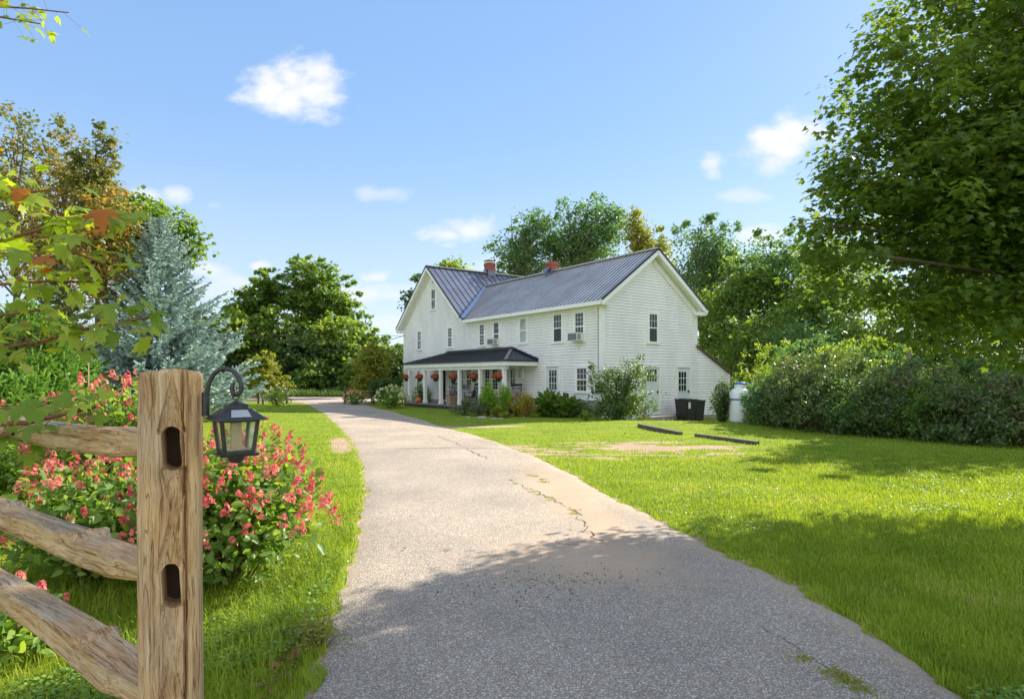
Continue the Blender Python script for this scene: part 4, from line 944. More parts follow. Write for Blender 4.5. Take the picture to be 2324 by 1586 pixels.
def conifer(name, label, x, y, hgt, rad, m, nw=44, nb=11, tw=15, tl=.30, tiplen=1.0, bot=.05, group=None, upt=.25):
    z0 = gzf(x, y); r_ = empty(name, (x, y, z0), 0, label, 'conifer', group); mb = MB(); P = []; D = []; S = []
    mb.tube([(0,0,-.1),(0,0,hgt*.5),(0,0,hgt*1.0)], [hgt*.018, hgt*.011, .008], 8)
    for i in range(nw):
        t = bot+(1-bot)*(i/(nw-1))**.92; z = hgt*t; r = rad*((1-t)**.78)*rng.uniform(.88, 1.08)+.06; k = max(4, int(nb*(1-t*.55))); a0 = rng.uniform(0, 6.28)
        for b in range(k):
            a_ = a0+b*2*math.pi/k+rng.normal(0, .12); rr = r*rng.uniform(.62, 1.18); dx, dy = math.cos(a_), math.sin(a_); el = -.18*(1-t)+.55*t**2+rng.normal(0, .06)
            if t > .9: el += .5
            def pt(u): return Vector((dx*rr*u, dy*rr*u, z+rr*u*el+rr*upt*u*u-.03*(1-u)))
            mb.tube([pt(0), pt(.5), pt(.98)], [.010+.012*(1-t), .010, .004], 4, cap=False)
            n_ = max(4, int(tw*rr/rad*1.6)+2)
            for q in range(n_):
                u = .18+.82*(q+rng.random())/n_; p = pt(u); tg = (pt(min(1, u+.05))-pt(u-.05)).normalized(); sd_ = tg.cross(Vector((0,0,1))).normalized()
                L_ = tl*(1.15-.55*u)*rng.uniform(.7, 1.2)*(.5+.5*(1-t))
                for sg in (-1, 1):
                    dd = tg*.75+sd_*sg*rng.uniform(.5, .9)+Vector((0,0,rng.uniform(-.05,.35))); P.append(tuple(p)); D.append(tuple(dd)); S.append(L_)
                P.append(tuple(p)); D.append(tuple(tg+Vector((0,0,rng.uniform(.1,.5))))); S.append(L_*.8)
    P.append((0,0,hgt-.05)); D.append((0,0,1)); S.append(.35)
    P = np.array(P); D = unit(np.array(D)); n = len(P); XA, YA, ZA = frames(rng.normal(size=(n, 3))*.4+np.array([0,0,1.]), D)
    link('crown', scatter('crown', P, XA, YA, ZA, np.array(S), T_NEED[0], T_NEED[1], rng.random(n)), m, r_)
    mb.build('trunk', MAT['bark'], r_); return r_

# ------------------------------------------------------------------ trees behind and around
def ell(px, py, d, rx, rz, ry=None, dy=0): p = at(px, py, d+dy); return (p.x, p.y, p.z, rx, ry or rx, rz)
# big maple on the right
tree('maple_tree', 'large dense green maple filling the right side, branches reaching over the lawn', 7.3, 7.9,
     [(6.85,7.8,3.60,3.15,1.95,1.40), (7.15,7.9,5.15,2.95,2.05,2.0), (7.5,8.0,7.2,2.5,2.05,2.2), (7.5,7.4,2.30,2.6,1.5,.85), (6.2,7.6,4.2,2.3,1.7,1.25), (8.2,7.0,3.0,1.8,1.5,1.6), (5.0,7.8,3.25,1.4,1.2,1.15), (5.2,7.8,4.5,1.1,1.1,1.2), (5.9,7.7,2.3,1.7,1.2,.7)], 2050, 40, .074, MAT['maple'], .14, .36,
     tmpl=T_MAPLE, limbs=170, flat=.42, up=.62, bias=.36, sprigs=34, droop=.5)
tree('maple_tree', 'second maple standing deeper in the shade behind the large right maple', 15.6, 18.6,
     [(15.4,18.6,5.6,2.7,2.4,2.7), (14.4,18.2,4.2,2.2,2.0,1.7)], 260, 45, .17, MAT['maple'], .18, .6, tmpl=T_MAPLE, limbs=50, flat=.4, up=.55, sprigs=20)
# left background
tree('poplar_tree', 'tall olive green poplar at the far left edge behind the spruces', X(40,25), 25, [ell(30,470,25,2.3,3.6), ell(70,400,25,1.5,2.6), ell(140,390,25,.9,1.9)], 190, 30, .14, MAT['poplar'], .16, .55, cat='tree', group='autumn poplars behind the spruces', limbs=50, flat=.8, sprigs=30)
tree('poplar_tree', 'bronze leaved poplar between the tall olive poplars', X(150,24), 24, [ell(150,530,24,1.7,2.6), ell(150,430,24,1.0,1.7), ell(95,560,24,1.4,2.3)], 190, 30, .13, MAT['bronze'], .14, .5, group='autumn poplars behind the spruces', limbs=50, flat=.8, sprigs=16)
tree('poplar_tree', 'narrow topped poplar, green above and bronze below, beside the blue spruce', X(225,23.5), 23.5, [ell(216,385,23.5,.62,1.5), ell(215,450,23.5,.85,1.2), ell(235,330,23.5,.28,.6)], 70, 42, .15, MAT['poplar'], .12, .42, group='autumn poplars behind the spruces', limbs=30, flat=.8, sprigs=12)
tree('poplar_tree', 'bronze leaved poplar directly left of the blue spruce top', X(240,22.5), 22.5, [ell(240,520,22.5,1.0,1.6), ell(225,600,22.5,1.2,1.5), ell(262,480,22.5,.6,.9)], 150, 32, .13, MAT['bronze'], .12, .45, group='autumn poplars behind the spruces', limbs=30, flat=.8, sprigs=12)
conifer('spruce_tree', 'dark green spruce between the juniper and the blue spruce', X(135,16.5), 16.5, 3.35+1.35, 1.55, MAT['spruce_dark'], 34, 10, 12, .26)
conifer('blue_spruce_tree', 'silvery blue spruce with an open pointed top, left of the lamp', X(362,23.5), 23.5, 7.5, 3.55, MAT['spruce_blue'], 34, 14, 30, .40, upt=.36)
tree('oak_tree', 'dark green broadleaf tree rising behind the blue spruce', X(355,44), 44, [ell(350,540,44,2.6,3.0), ell(325,490,44,1.5,1.5), ell(400,560,44,1.8,1.8), ell(300,560,44,2.0,2.4)], 230, 40, .34, MAT['green'], .3, .8, limbs=30, sprigs=16)
tree('oak_tree', 'pale green tree between the blue spruce and the roadside wood', X(500,58), 58, [ell(500,760,58,3.0,2.6), ell(480,810,58,2.6,2.4)], 150, 34, .4, MAT['green_bright'], .25, .9)
def juniper(x, y, hgt, rad, label, n):
    z0 = gzf(x, y); r_ = empty('juniper', (x, y, z0), 0, label, 'conifer', 'bright green junipers at the left'); k = 130
    a_ = rng.uniform(0, 6.28, k); rr = rng.random(k)**.5*rad; bz = rng.random(k)*hgt*.75; lean = .35*rr/rad+.08
    P = []; D = []
    for i in range(k):
        b = np.array([math.cos(a_[i])*rr[i]*.55, math.sin(a_[i])*rr[i]*.55, bz[i]]); ln = (hgt-bz[i])*rng.uniform(.25, .62)*(1-.35*rr[i]/rad)
        d = unit(np.array([math.cos(a_[i])*lean[i], math.sin(a_[i])*lean[i], 1])); m_ = n//k; t = rng.random(m_); wd_ = .09*rad/.8*(1-t)+.02
        P.append(b+d*(t*ln)[:, None]+rng.normal(size=(m_, 3))*wd_[:, None]*1.5); D.append(d+rng.normal(0, .38, (m_, 3)))
    P = np.concatenate(P); D = unit(np.concatenate(D)); n = len(P); XA, YA, ZA = frames(rng.normal(size=(n, 3)), D)
    link('crown', scatter('crown', P, XA, YA, ZA, rng.uniform(.06, .15, n), T_NEED[0], T_NEED[1], rng.random(n)), MAT['juniper'], r_)
    mb = MB(); mb.tube([(0,0,-.05),(0,0,hgt*.8)], [.07,.01], 7); mb.build('trunk', MAT['bark'], r_)
juniper(X(48,10.5), 10.5, 3.25, .95, 'tall feathery bright green juniper at the left edge', 15000)
juniper(X(150,13), 13, 2.3, .75, 'lower bright green juniper in front of the dark spruce', 9000)
juniper(X(10,9.0), 9.0, 1.9, .6, 'short bright green juniper cut off by the left picture edge', 8000)

# beyond the road
tree('ash_tree', 'tallest rounded tree beyond the road, centre of the wood', X(715,64), 64, [ell(712,665,64,3.2,3.7), ell(705,620,64,2.1,1.8), ell(765,690,64,2.3,2.8), ell(795,735,64,1.6,1.9), ell(668,690,64,1.9,2.1)], 230, 34, .36, MAT['green'], .35, .68, limbs=60, sprigs=30, bias=.6, group='wood beyond the road')
tree('ash_tree', 'slimmer tree with dark crown at the left shoulder of the roadside wood', X(600,63), 63, [ell(600,690,63,2.4,3.0), ell(610,645,63,1.4,1.4), ell(560,700,63,1.7,2.0)], 140, 32, .36, MAT['green'], .3, .66, limbs=50, sprigs=24, bias=.6, group='wood beyond the road')
for i, (px, py, d, rx, rz, mk, lb) in enumerate([(530,775,62,3.0,3.0,'dark','dark low tree at the left end of the roadside wood'),(580,800,60,3.0,3.0,'green','mid green tree above the small yellow tree by the road'),(650,770,61,3.2,3.6,'green_bright','bright green tree in front of the tallest ash'),
        (700,800,59,3.0,3.2,'dark','dark tree above the middle of the road opening'),(755,790,60,3.2,3.4,'green_bright','sunlit yellowish tree at the right foot of the tallest ash'),(805,805,59,2.8,2.8,'green','rounded tree beside the power line, right end of the wood'),
        (850,820,62,3.2,2.4,'green','low green tree sloping down towards the house'),(905,825,64,3.4,2.0,'dark','low dark tree touching the left house corner'),(445,800,60,4.0,3.4,'dark','dark tree hidden behind the blue spruce skirt')]):
    tree('roadside_tree', lb, X(px, d), d, [ell(px, py, d, rx, rz), ell(px+20, py+30, d, rx*.9, rz*.7)], 130, 34, .36, MAT[mk], .22, .75, limbs=30, sprigs=14, group='wood beyond the road')
for i, px in enumerate(range(470, 940, 38)):
    d = 55.5+(i % 3)*1.4
    tree('roadside_bush', ['dense dark bush standing on the far verge of the road','leafy dark bush in the deep shade beyond the road'][i % 2], X(px, d), d, [ell(px, 880-(i*37 % 17), d, 1.6, 1.5), ell(px+10, 855-(i*53 % 20), d, 1.4, 1.4)], 50, 34, .34, MAT['dark' if i % 3 else 'green'], .08, .7, cat='bush', group='bushes along the far verge of the road', stems=3, limbs=12)
o = blades('verge_grass', 26000, (-34, 2, 51.2, 53.6), .5, .035, MAT['dark'], lambda x, y: y > 0, lod=False, lean=.5); o.location = (0,0,.02); tag(o, 'tall rough grass on the far verge of the road', 'grass', kind='stuff')
# near the road
tree('sapling', 'small yellow green tree by the road fence, right of the lamp', X(597,38), 38, [ell(590,850,38,1.0,.95), ell(600,820,38,.55,.6), ell(628,868,38,.7,.55), ell(560,872,38,.6,.5)], 110, 36, .15, MAT['yellowgreen'], .05, .36, limbs=30, sprigs=14, group='small yellow green trees by the road')
tree('sapling', 'small yellow green tree left of the house beyond the white hydrangea', X(848,38.5), 38.5, [ell(845,835,38.5,1.15,1.2), ell(850,805,38.5,.7,.7), ell(825,870,38.5,.8,.6)], 130, 36, .15, MAT['yellowgreen'], .05, .4, limbs=30, sprigs=14, group='small yellow green trees by the road')
tree('bush', 'dark green bush tight against the left end of the house', X(893,42), 42, [ell(895,850,42,1.3,1.8)], 80, 40, .24, MAT['dark'], .06, .5, cat='bush', stems=3, limbs=12)
tree('bush', 'low dark bush between the yellow tree and the white hydrangea', X(868,37.5), 37.5, [ell(868,882,37.5,.8,.7)], 50, 34, .15, MAT['dark'], .04, .35, cat='bush', stems=3, limbs=10)
HG = 'pale hydrangeas near the house and road'
shrub('hydrangea', 'cream flowered hydrangea left of the driveway by the road fence', X(628,36.5), 36.5, .95, .8, 1.05, 900, .12, MAT['hyd_leaf'], cat='hydrangea', group=HG, blossoms=(34,.07,.12,12,.05), bm=MAT['hyd_white'])
shrub('hydrangea', 'pinkish cream hydrangea beside the right gate post at the road', X(806,37.5), 37.5, .7, .7, .85, 700, .12, MAT['hyd_leaf'], cat='hydrangea', group=HG, blossoms=(26,.07,.12,12,.05), bm=MAT['apricot'])
shrub('hydrangea', 'large pale green hydrangea in front of the left end of the porch', X(888,33.8), 33.8, .95, .8, 1.15, 1300, .12, MAT['hyd_leaf'], cat='hydrangea', group=HG, blossoms=(60,.08,.13,14,.05), bm=MAT['hyd_white'])
hx, hy, _ = H(-.55, 15.0, 0)
shrub('hydrangea', 'pale hydrangea seen between the first two porch posts behind the pumpkin', hx, hy, .6, .6, 1.25, 700, .12, MAT['hyd_leaf'], cat='hydrangea', group=HG, blossoms=(30,.07,.12,12,.05), bm=MAT['hyd_white'])
# road fences
def road_fence(x0, y0, x1, y1, n, label):
    r_ = empty('split_rail_fence', (x0, y0, gzf(x0, y0)), 0, label, 'fence', 'split rail fences at the road')
    for i in range(n+1):
        t = i/n; x = (x1-x0)*t; y = (y1-y0)*t; mb = MB(); mb.box(x-.06, x+.06, y-.06, y+.06, -.2, 1.15); mb.build('post', MAT['oldtimber'], r_)
        if i < n:
            for h_ in (.35, .70, 1.0):
                mb = MB(); mb.bar((x, y, h_), (x+(x1-x0)/n, y+(y1-y0)/n, h_+random.uniform(-.04, .04)), .06, .11); mb.build('rail', MAT['railred'], r_)
road_fence(X(651,38), 38, X(470,41.5), 41.5, 3, 'reddish split rail fence left of the driveway mouth'); road_fence(X(783,38.5), 38.5, X(900,42.5), 42.5, 2, 'reddish split rail fence right of the driveway mouth')
# power lines over the road
def wire(a_, b_, sag, label):
    a_, b_ = Vector(a_), Vector(b_); pts = [a_.lerp(b_, i/16)-Vector((0,0,sag*4*(i/16)*(1-i/16))) for i in range(17)]
    mb = MB(); mb.tube(pts, .022, 5); tag(mb.build('power_line', MAT['iron']), label, 'power line', 'overhead lines by the road')
wire(at(470,728,50), at(1060,800,50), .6, 'dark overhead cable sagging across the roadside wood, upper strand')
wire(at(460,734,50), at(1060,806,50), .9, 'dark overhead cable sagging across the roadside wood, lower strand')
wire(at(780,777,46), at(918,762,40), .25, 'thin service cable rising to the left corner of the house')
wire(at(700,742,80), at(930,764,80), .2, 'faint distant cable in the sky left of the house')

# behind the house
BG = 'tall trees behind the house'
tree('ash_tree', 'tree top peeping over the left metal roof ridge', X(1033,56), 56, [ell(1033,640,56,1.7,2.0), ell(1030,610,56,1.1,.9)], 90, 36, .3, MAT['green_bright'], .25, .7, group=BG)
tree('ash_tree', 'dark tree showing behind the left gable rake', X(952,52), 52, [ell(957,690,52,1.3,2.6)], 60, 36, .3, MAT['dark'], .2, .6, group=BG)
tree('locust_tree', 'loose open crowned tree behind the left chimney, showing sky through it', X(1195,46), 46, [ell(1160,575,46,1.5,1.7), ell(1205,525,46,1.5,1.7), ell(1190,600,46,2.0,1.7), ell(1240,560,46,1.6,2.2)], 190, 34, .19, MAT['silver'], .2, .62, limbs=120, flat=.8, sprigs=26, group=BG, bark='bark_grey')
tree('locust_tree', 'tallest tree behind the brick chimney, greyish green with a ruddy tip', X(1320,46), 46, [ell(1290,525,46,1.5,2.2), ell(1350,500,46,1.6,1.6), ell(1345,565,46,2.3,2.2), ell(1275,590,46,1.7,2.0), ell(1385,520,46,1.1,1.6)], 290, 34, .19, MAT['silver'], .24, .62, limbs=120, flat=.8, sprigs=26, group=BG, bark='bark_grey')
tree('maple_tree', 'yellow green tree right behind the peak of the wing roof', X(1455,44), 44, [ell(1440,540,44,.9,1.6), ell(1470,550,44,1.2,1.3), ell(1440,495,44,.5,.6), ell(1490,600,44,1.4,1.9)], 130, 36, .19, MAT['yellowgreen'], .2, .55, limbs=60, flat=.7, sprigs=14, group=BG)
tree('willow_tree', 'grey green tree with upright shoots right of the wing gable', X(1600,42), 42, [ell(1575,580,42,1.7,1.9), ell(1630,590,42,1.8,1.9), ell(1545,530,42,.5,.9), ell(1610,500,42,.35,.4), ell(1655,525,42,.6,.5), ell(1600,660,42,2.4,2.6)], 300, 34, .18, MAT['silver'], .2, .6, limbs=110, flat=.9, sprigs=30, group=BG, bark='bark_grey')
tree('willow_tree', 'dark green leafy tree right of the lean-to roof', X(1665,37), 37, [ell(1650,700,37,1.9,2.2), ell(1700,640,37,1.6,1.7), ell(1640,780,37,2.0,1.8)], 220, 38, .20, MAT['green'], .2, .6, limbs=50, flat=.8, sprigs=16, group=BG)
tree('willow_tree', 'rounded tree between the grey green tree and the big maple', X(1765,38), 38, [ell(1750,620,38,2.0,2.3), ell(1800,630,38,1.9,2.6), ell(1740,740,38,2.2,2.2)], 240, 38, .20, MAT['silver'], .2, .62, limbs=60, flat=.8, sprigs=20, group=BG)
tree('willow_tree', 'tree mostly hidden behind the outer branches of the big maple', X(1860,34), 34, [ell(1850,720,34,2.4,2.6), ell(1900,640,34,2.4,2.6)], 240, 36, .20, MAT['green'], .2, .7, limbs=40, flat=.8, group=BG)
for px, py, d, rx, rz, mk, lb in ((1720,790,33,2.2,1.9,'green','sunlit bushy tree above the white tanks'),(1850,800,30,2.2,1.7,'silver','pale bushy tree rising behind the right thicket'),(1980,780,30,2.6,2.2,'green','bushy tree behind the middle of the right thicket'),(2130,760,29,3.0,2.8,'dark','dark bushy tree in the gap below the maple boughs'),(2300,740,28,3.0,3.2,'dark','dark bushy tree at the right edge behind the maple')):
    tree('bushy_tree', lb, X(px, d), d, [ell(px, py, d, rx, rz), ell(px+10, py+50, d, rx, rz*.8)], 170, 36, .19, MAT[mk], .12, .6, limbs=40, flat=.8, sprigs=14, stems=3, group='bushy trees behind the right thicket')

# right thicket
TG = 'overgrown thicket right of the house'
k = 0
for px, d, rx, h, mk, lb in ((1752,21.0,.85,1.45,'silver','small pale bush at the foot of the white tanks'),(1822,20.0,1.3,2.1,'thicket','broad dark bush next to the white tanks'),(1880,19.0,1.5,2.15,'thicket','tall dark bush third from the tanks'),(1975,17.9,1.3,1.6,'silver','paler low bush at the centre of the thicket front'),
        (2060,17.0,1.3,1.8,'thicket','dark bush by the thin grey trunk'),(2145,16.0,1.1,1.35,'green','low green bush right of the thin grey trunk'),(2235,15.3,1.2,1.5,'thicket','low dark bush near the right edge of the thicket'),(2330,14.6,1.2,1.6,'thicket','dark bush cut by the right picture edge'),
        (1765,23.6,1.4,2.7,'green_bright','pale arching bush above the white tanks'),(1840,22.0,1.7,2.75,'silver','pale arching bush behind the broad dark bush'),(1945,20.6,1.7,2.6,'green_bright','sunlit arching bush below the maple tips'),(2050,19.6,1.6,2.4,'silver','pale arching bush behind the thicket centre'),(2160,18.6,1.7,2.1,'green','green bush under the lowest maple bough'),(2270,17.6,1.7,2.1,'silver','pale bush behind the right end of the thicket')):
    z_ = gzf(X(px, d), d); h *= 1.12
    tree('thicket_bush', lb, X(px, d), d, [(X(px, d), d, z_+h*.34, rx, rx*.7, h*.42), (X(px, d)+rx*.3, d+.2, z_+h*.62, rx*.72, rx*.6, h*.34), (X(px, d)-rx*.45, d, z_+h*.45, rx*.6, rx*.6, h*.42), (X(px, d), d-rx*.3, z_+h*.16, rx*1.05, rx*.5, h*.2)],
         int(84*rx), 36, .095, MAT[mk], .03, .30, cat='bush', group=TG, tmpl=T_LEAF, limbs=60, flat=.9, up=.25, sprigs=int(60*rx), stems=5, bark='stem', bias=.45, droop=.1)
shrub('vine_mound', 'column of dark climbing vine beside the white tanks', X(1641,22.2), 22.2, .5, .5, 1.55, 2200, .09, MAT['dark'], cat='vine', nst=60, lowfrac=.0)
mb = MB(); mb.tube([(0,0,-.1),(.03,0,.8),(-.02,0,2.4)], [.06,.05,.045], 8); o = mb.build('dead_trunk', MAT['bark_grey'], None, (X(2065,17.2), 17.2, gzf(X(2065,17.2), 17.2))); tag(o, 'thin bare grey trunk standing among the thicket', 'tree trunk')
# corner lilac
tree('lilac_bush', 'tall leafy lilac bush hiding the right front corner of the house', 4.05, 24.0, [(4.3,24.0,1.15,1.1,.75,.85), (4.6,24.0,1.75,.65,.6,.65), (3.45,24.0,1.3,.62,.6,.75), (4.1,24.0,.42,1.3,.85,.62), (4.1,23.7,.35,1.35,.7,.45)], 215, 28, .10, MAT['lilac'], .03, .27, cat='bush', tmpl=T_LEAF, limbs=90, flat=.9, up=.25, sprigs=26, stems=6, bark='stem', bias=.6)
# flower bed plants
def bed(name, px, d, rx, h, n, leaf, mk, label, cat='garden plant', **kw): return shrub(name, label, X(px, d), d, rx, rx*.8, h, n, leaf, MAT[mk], cat=cat, group='plants in the bed before the house', **kw)
bed('bed_shrub', 1052, 27.0, .62, .80, 1500, .07, 'thicket', 'dark mounded shrub at the left end of the flower bed'); bed('bed_shrub', 1088, 26.6, .55, .72, 1300, .07, 'thicket', 'dark shrub next to the feathery green plant')
bed('asparagus_fern', 1108, 26.9, .40, 1.5, 2300, .10, 'fern', 'tall feathery bright green plant before the porch posts', tmpl=T_NEED, nst=60)
bed('asparagus_fern', 1146, 26.7, .36, 1.35, 1900, .10, 'fern', 'shorter feathery green plant below the porch corner post', tmpl=T_NEED, nst=50)
bed('hosta', 1128, 26.0, .30, .42, 220, .16, 'yellowgreen', 'yellow leaved plant in the middle of the flower bed')
bed('hosta', 1147, 25.7, .22, .25, 90, .15, 'yellowgreen', 'low yellow leaved plant at the bed edge')
bed('spirea', 1194, 26.2, .70, 1.12, 2300, .075, 'gold', 'large yellow bronze bush right of the porch'); bed('spirea', 1172, 26.6, .4, .85, 900, .07, 'yellowgreen', 'yellow green bush touching the large bronze bush')
bed('daylily', 1248, 26.2, .46, .85, 620, .42, 'green', 'dark green strap leaved clump below the teal glass door', tmpl=T_NEED); bed('daylily', 1288, 25.9, .55, .72, 660, .40, 'green', 'dark strap leaved clump between the door and the lilac', tmpl=T_NEED)
bed('bed_shrub', 1322, 25.4, .5, .62, 900, .08, 'dark', 'low dark shrub under the lilac'); bed('coneflower', 1128, 27.3, .35, 1.05, 200, .08, 'green', 'apricot flowered plant behind the yellow hosta', blossoms=(14,.05,.05,8,.035), bm=MAT['apricot'])
bed('coneflower', 1158, 26.8, .3, .95, 160, .08, 'green', 'apricot flowered plant beside the spirea', blossoms=(12,.05,.05,8,.035), bm=MAT['apricot'])
bed('seedling', 1330, 23.5, .3, .42, 300, .07, 'green_bright', 'small bright green plant in front of the lilac')
def rock(px, d, s, label):
    mb = MB(); K = 12
    prof = [(.3,0),(1,.15),(.95,.45),(.6,.75),(.15,.85)]; mb.lathe([(r*s, z*s*.6) for r, z in prof], K); mb.v = [(x*random.uniform(.85,1.15), y*random.uniform(.7,.95), z*random.uniform(.85,1.1)) for x, y, z in mb.v]
    o = mb.build('rock', MAT['rock'], None, (X(px, d), d, gzf(X(px, d), d)-.02), smooth=True); tag(o, label, 'rock', 'pale rocks edging the flower bed')
rock(1094, 25.2, .22, 'largest pale rock at the edge of the flower bed'); rock(1120, 24.9, .14, 'small pale rock right of the largest one'); rock(1062, 25.4, .12, 'small pale rock below the dark mounded shrub'); rock(1135, 25.0, .12, 'small pale rock under the yellow leaved plant')

# ------------------------------------------------------------------ bins, tanks, timbers
def bin_(loc, w_, dpt, h_, label, sticker):
    x, y, z = H(*loc); z = gzf(x, y); r_ = empty('trash_bin', (x, y, z), TH, label, 'trash bin', 'black bins by the side doors'); mb = MB()
    b = [(-.42,-.40),(.42,-.40),(.42,.40),(-.42,.40)]; t = [(-.5,-.5),(.5,-.5),(.5,.5),(-.5,.5)]
    mb.v = [(x_*w_, y_*dpt, 0) for x_, y_ in b]+[(x_*w_, y_*dpt, h_) for x_, y_ in t]; mb.f = [(3,2,1,0),(4,5,6,7),(0,1,5,4),(1,2,6,5),(2,3,7,6),(3,0,4,7)]
    mb.build('body', MAT['black'], r_, bevel=.02)
    mb = MB(); mb.box(-.53*w_, .53*w_, -.53*dpt, .53*dpt, h_+.002, h_+.05); mb.box(-.3*w_, .3*w_, -.3*dpt, .3*dpt, h_+.05, h_+.07); mb.build('lid', MAT['black'], r_, bevel=.012)
    if sticker: mb = MB(); mb.box(sticker[0]*w_, sticker[1]*w_, -.512*dpt, -.503*dpt, h_*.62, h_*.92); mb.build('sticker', MAT['acwhite'], r_)
bin_((3.98,-1.05,0), .62, .7, .93, 'black plastic trash bin with a pale sticker, nearer the lilac', (-.42,-.20)); bin_((4.62,-1.0,0), .62, .7, .86, 'slightly lower black plastic trash bin in front of the glazed side door', None)
def tank(x, y, label):
    z = gzf(x, y); r_ = empty('propane_tank', (x, y, z), 0, label, 'propane tank', 'white propane tanks by the vine')
    mb = MB(); mb.lathe([(.30,.0),(.37,.06),(.38,.12),(.38,1.02),(.35,1.13),(.25,1.20),(.10,1.23)], 28); mb.build('body', MAT['tank'], r_, smooth=True)
    mb = MB(); mb.lathe([(.19,1.17),(.19,1.36),(.17,1.36),(.17,1.17)], 24); mb.build('collar', MAT['tank'], r_)
    mb = MB(); mb.lathe([(.20,1.36),(.20,1.41),(.14,1.44)], 24); mb.build('cap', MAT['blue'], r_)
    mb = MB(); mb.lathe([(.383,.80),(.383,.86),(.381,.86)], 28); mb.build('band', MAT['blue'], r_)
tank(8.06, 22.0, 'white propane tank with blue cap, half hidden by the vine'); tank(8.72, 22.5, 'white propane tank with blue cap, nearer the thicket')
def timber(a_, b_, label):
    x0, y0 = a_; x1, y1 = b_; r = Vector((x1-x0, y1-y0, 0)); mb = MB(); mb.bar((0,0,.015),(r.x, r.y, .015+gzf(x1,y1)-gzf(x0,y0)), .13, .15); o = mb.build('landscape_timber', MAT['oldtimber'], None, (x0, y0, gzf(x0, y0)), bevel=.008); tag(o, label, 'timber', 'weathered timbers in the lawn')
timber((4.09,20.0), (4.75,17.5), 'weathered landscape timber nearer the bins'); timber((5.01,16.9), (5.84,14.8), 'weathered landscape timber nearer the thicket')

# ------------------------------------------------------------------ foreground hydrangeas
PG = 'pink flowered hydrangeas along the driveway'
def pinkh(x, y, rx, ry, h, label, n=2100, nh=85): return shrub('hydrangea', label, x, y, rx, ry, h, int(n*1.35), .086, MAT['hyd_leaf'], cat='hydrangea', group=PG, nst=95, lowfrac=.3, up=.35, blossoms=(int(nh*1.7),.040,.075,18,.0165), bm=MAT['hyd_pink'])
pinkh(-2.12, 4.75, .76, .66, 1.0, 'pink flowered hydrangea between the fence post and the driveway', 2500, 100)
pinkh(-3.25, 4.9, .85, .75, .95, 'pink flowered hydrangea behind the middle fence rail', 2300, 90)
pinkh(-4.6, 7.2, 1.0, .8, 1.58, 'tallest pink flowered hydrangea above the top fence rail', 2500, 110)
pinkh(-6.1, 7.4, .9, .8, 1.2, 'pink flowered hydrangea at the left edge behind the maple leaves', 2000, 80)
pinkh(-2.75, 6.3, .8, .75, 1.08, 'pink flowered hydrangea half hidden behind the fence post', 2000, 80)
pinkh(-2.95, 3.5, .36, .34, .42, 'low pink flowered hydrangea below the middle rail at the left', 450, 14)
mb = MB(); mb.tube([(0,0,0),(0,0,1.95)], .006, 6); o = mb.build('garden_stake', simple('tan_stake', (.55,.42,.25), .7), None, (X(201,7.9), 7.9, gzf(X(201,7.9), 7.9))); tag(o, 'thin tan marker stake standing behind the tall hydrangea', 'stake')
# fallen leaves
n = 90; x = rng.uniform(-3, -.9, n); y = rng.uniform(2.4, 7, n); XA, YA, ZA = frames(np.stack([rng.normal(0,.3,n), rng.normal(0,.3,n), np.ones(n)], -1))
me = scatter('fallen_leaves', np.stack([x, y, gz(x, y)+.03], -1), XA, YA, ZA, rng.uniform(.02, .045, n), T_LEAF[0], T_LEAF[1], rng.random(n)); tag(link('fallen_leaves', me, MAT['leaf_litter']), 'reddish fallen leaves in the grass by the fence', 'leaves', kind='stuff')
n = 40; x = -1.22+rng.normal(0, .05, n); y = 3.35+rng.normal(0, .16, n); XA, YA, ZA = frames(np.stack([rng.normal(0,.5,n), rng.normal(0,.5,n), np.ones(n)], -1))
me = scatter('leaf_pile', np.stack([x, y, gz(x, y)+.035], -1), XA, YA, ZA, rng.uniform(.03, .07, n), T_LEAF[0], T_LEAF[1], rng.random(n)); tag(link('leaf_pile', me, MAT['leaf_litter']), 'small heap of brown leaves at the driveway edge', 'leaves', kind='stuff')
shrub('edge_weed', 'spindly green weed leaning over the driveway edge', -1.1, 3.6, .26, .3, .20, 260, .03, MAT['weed'], cat='weed', nst=16, tmpl=T_NEED)

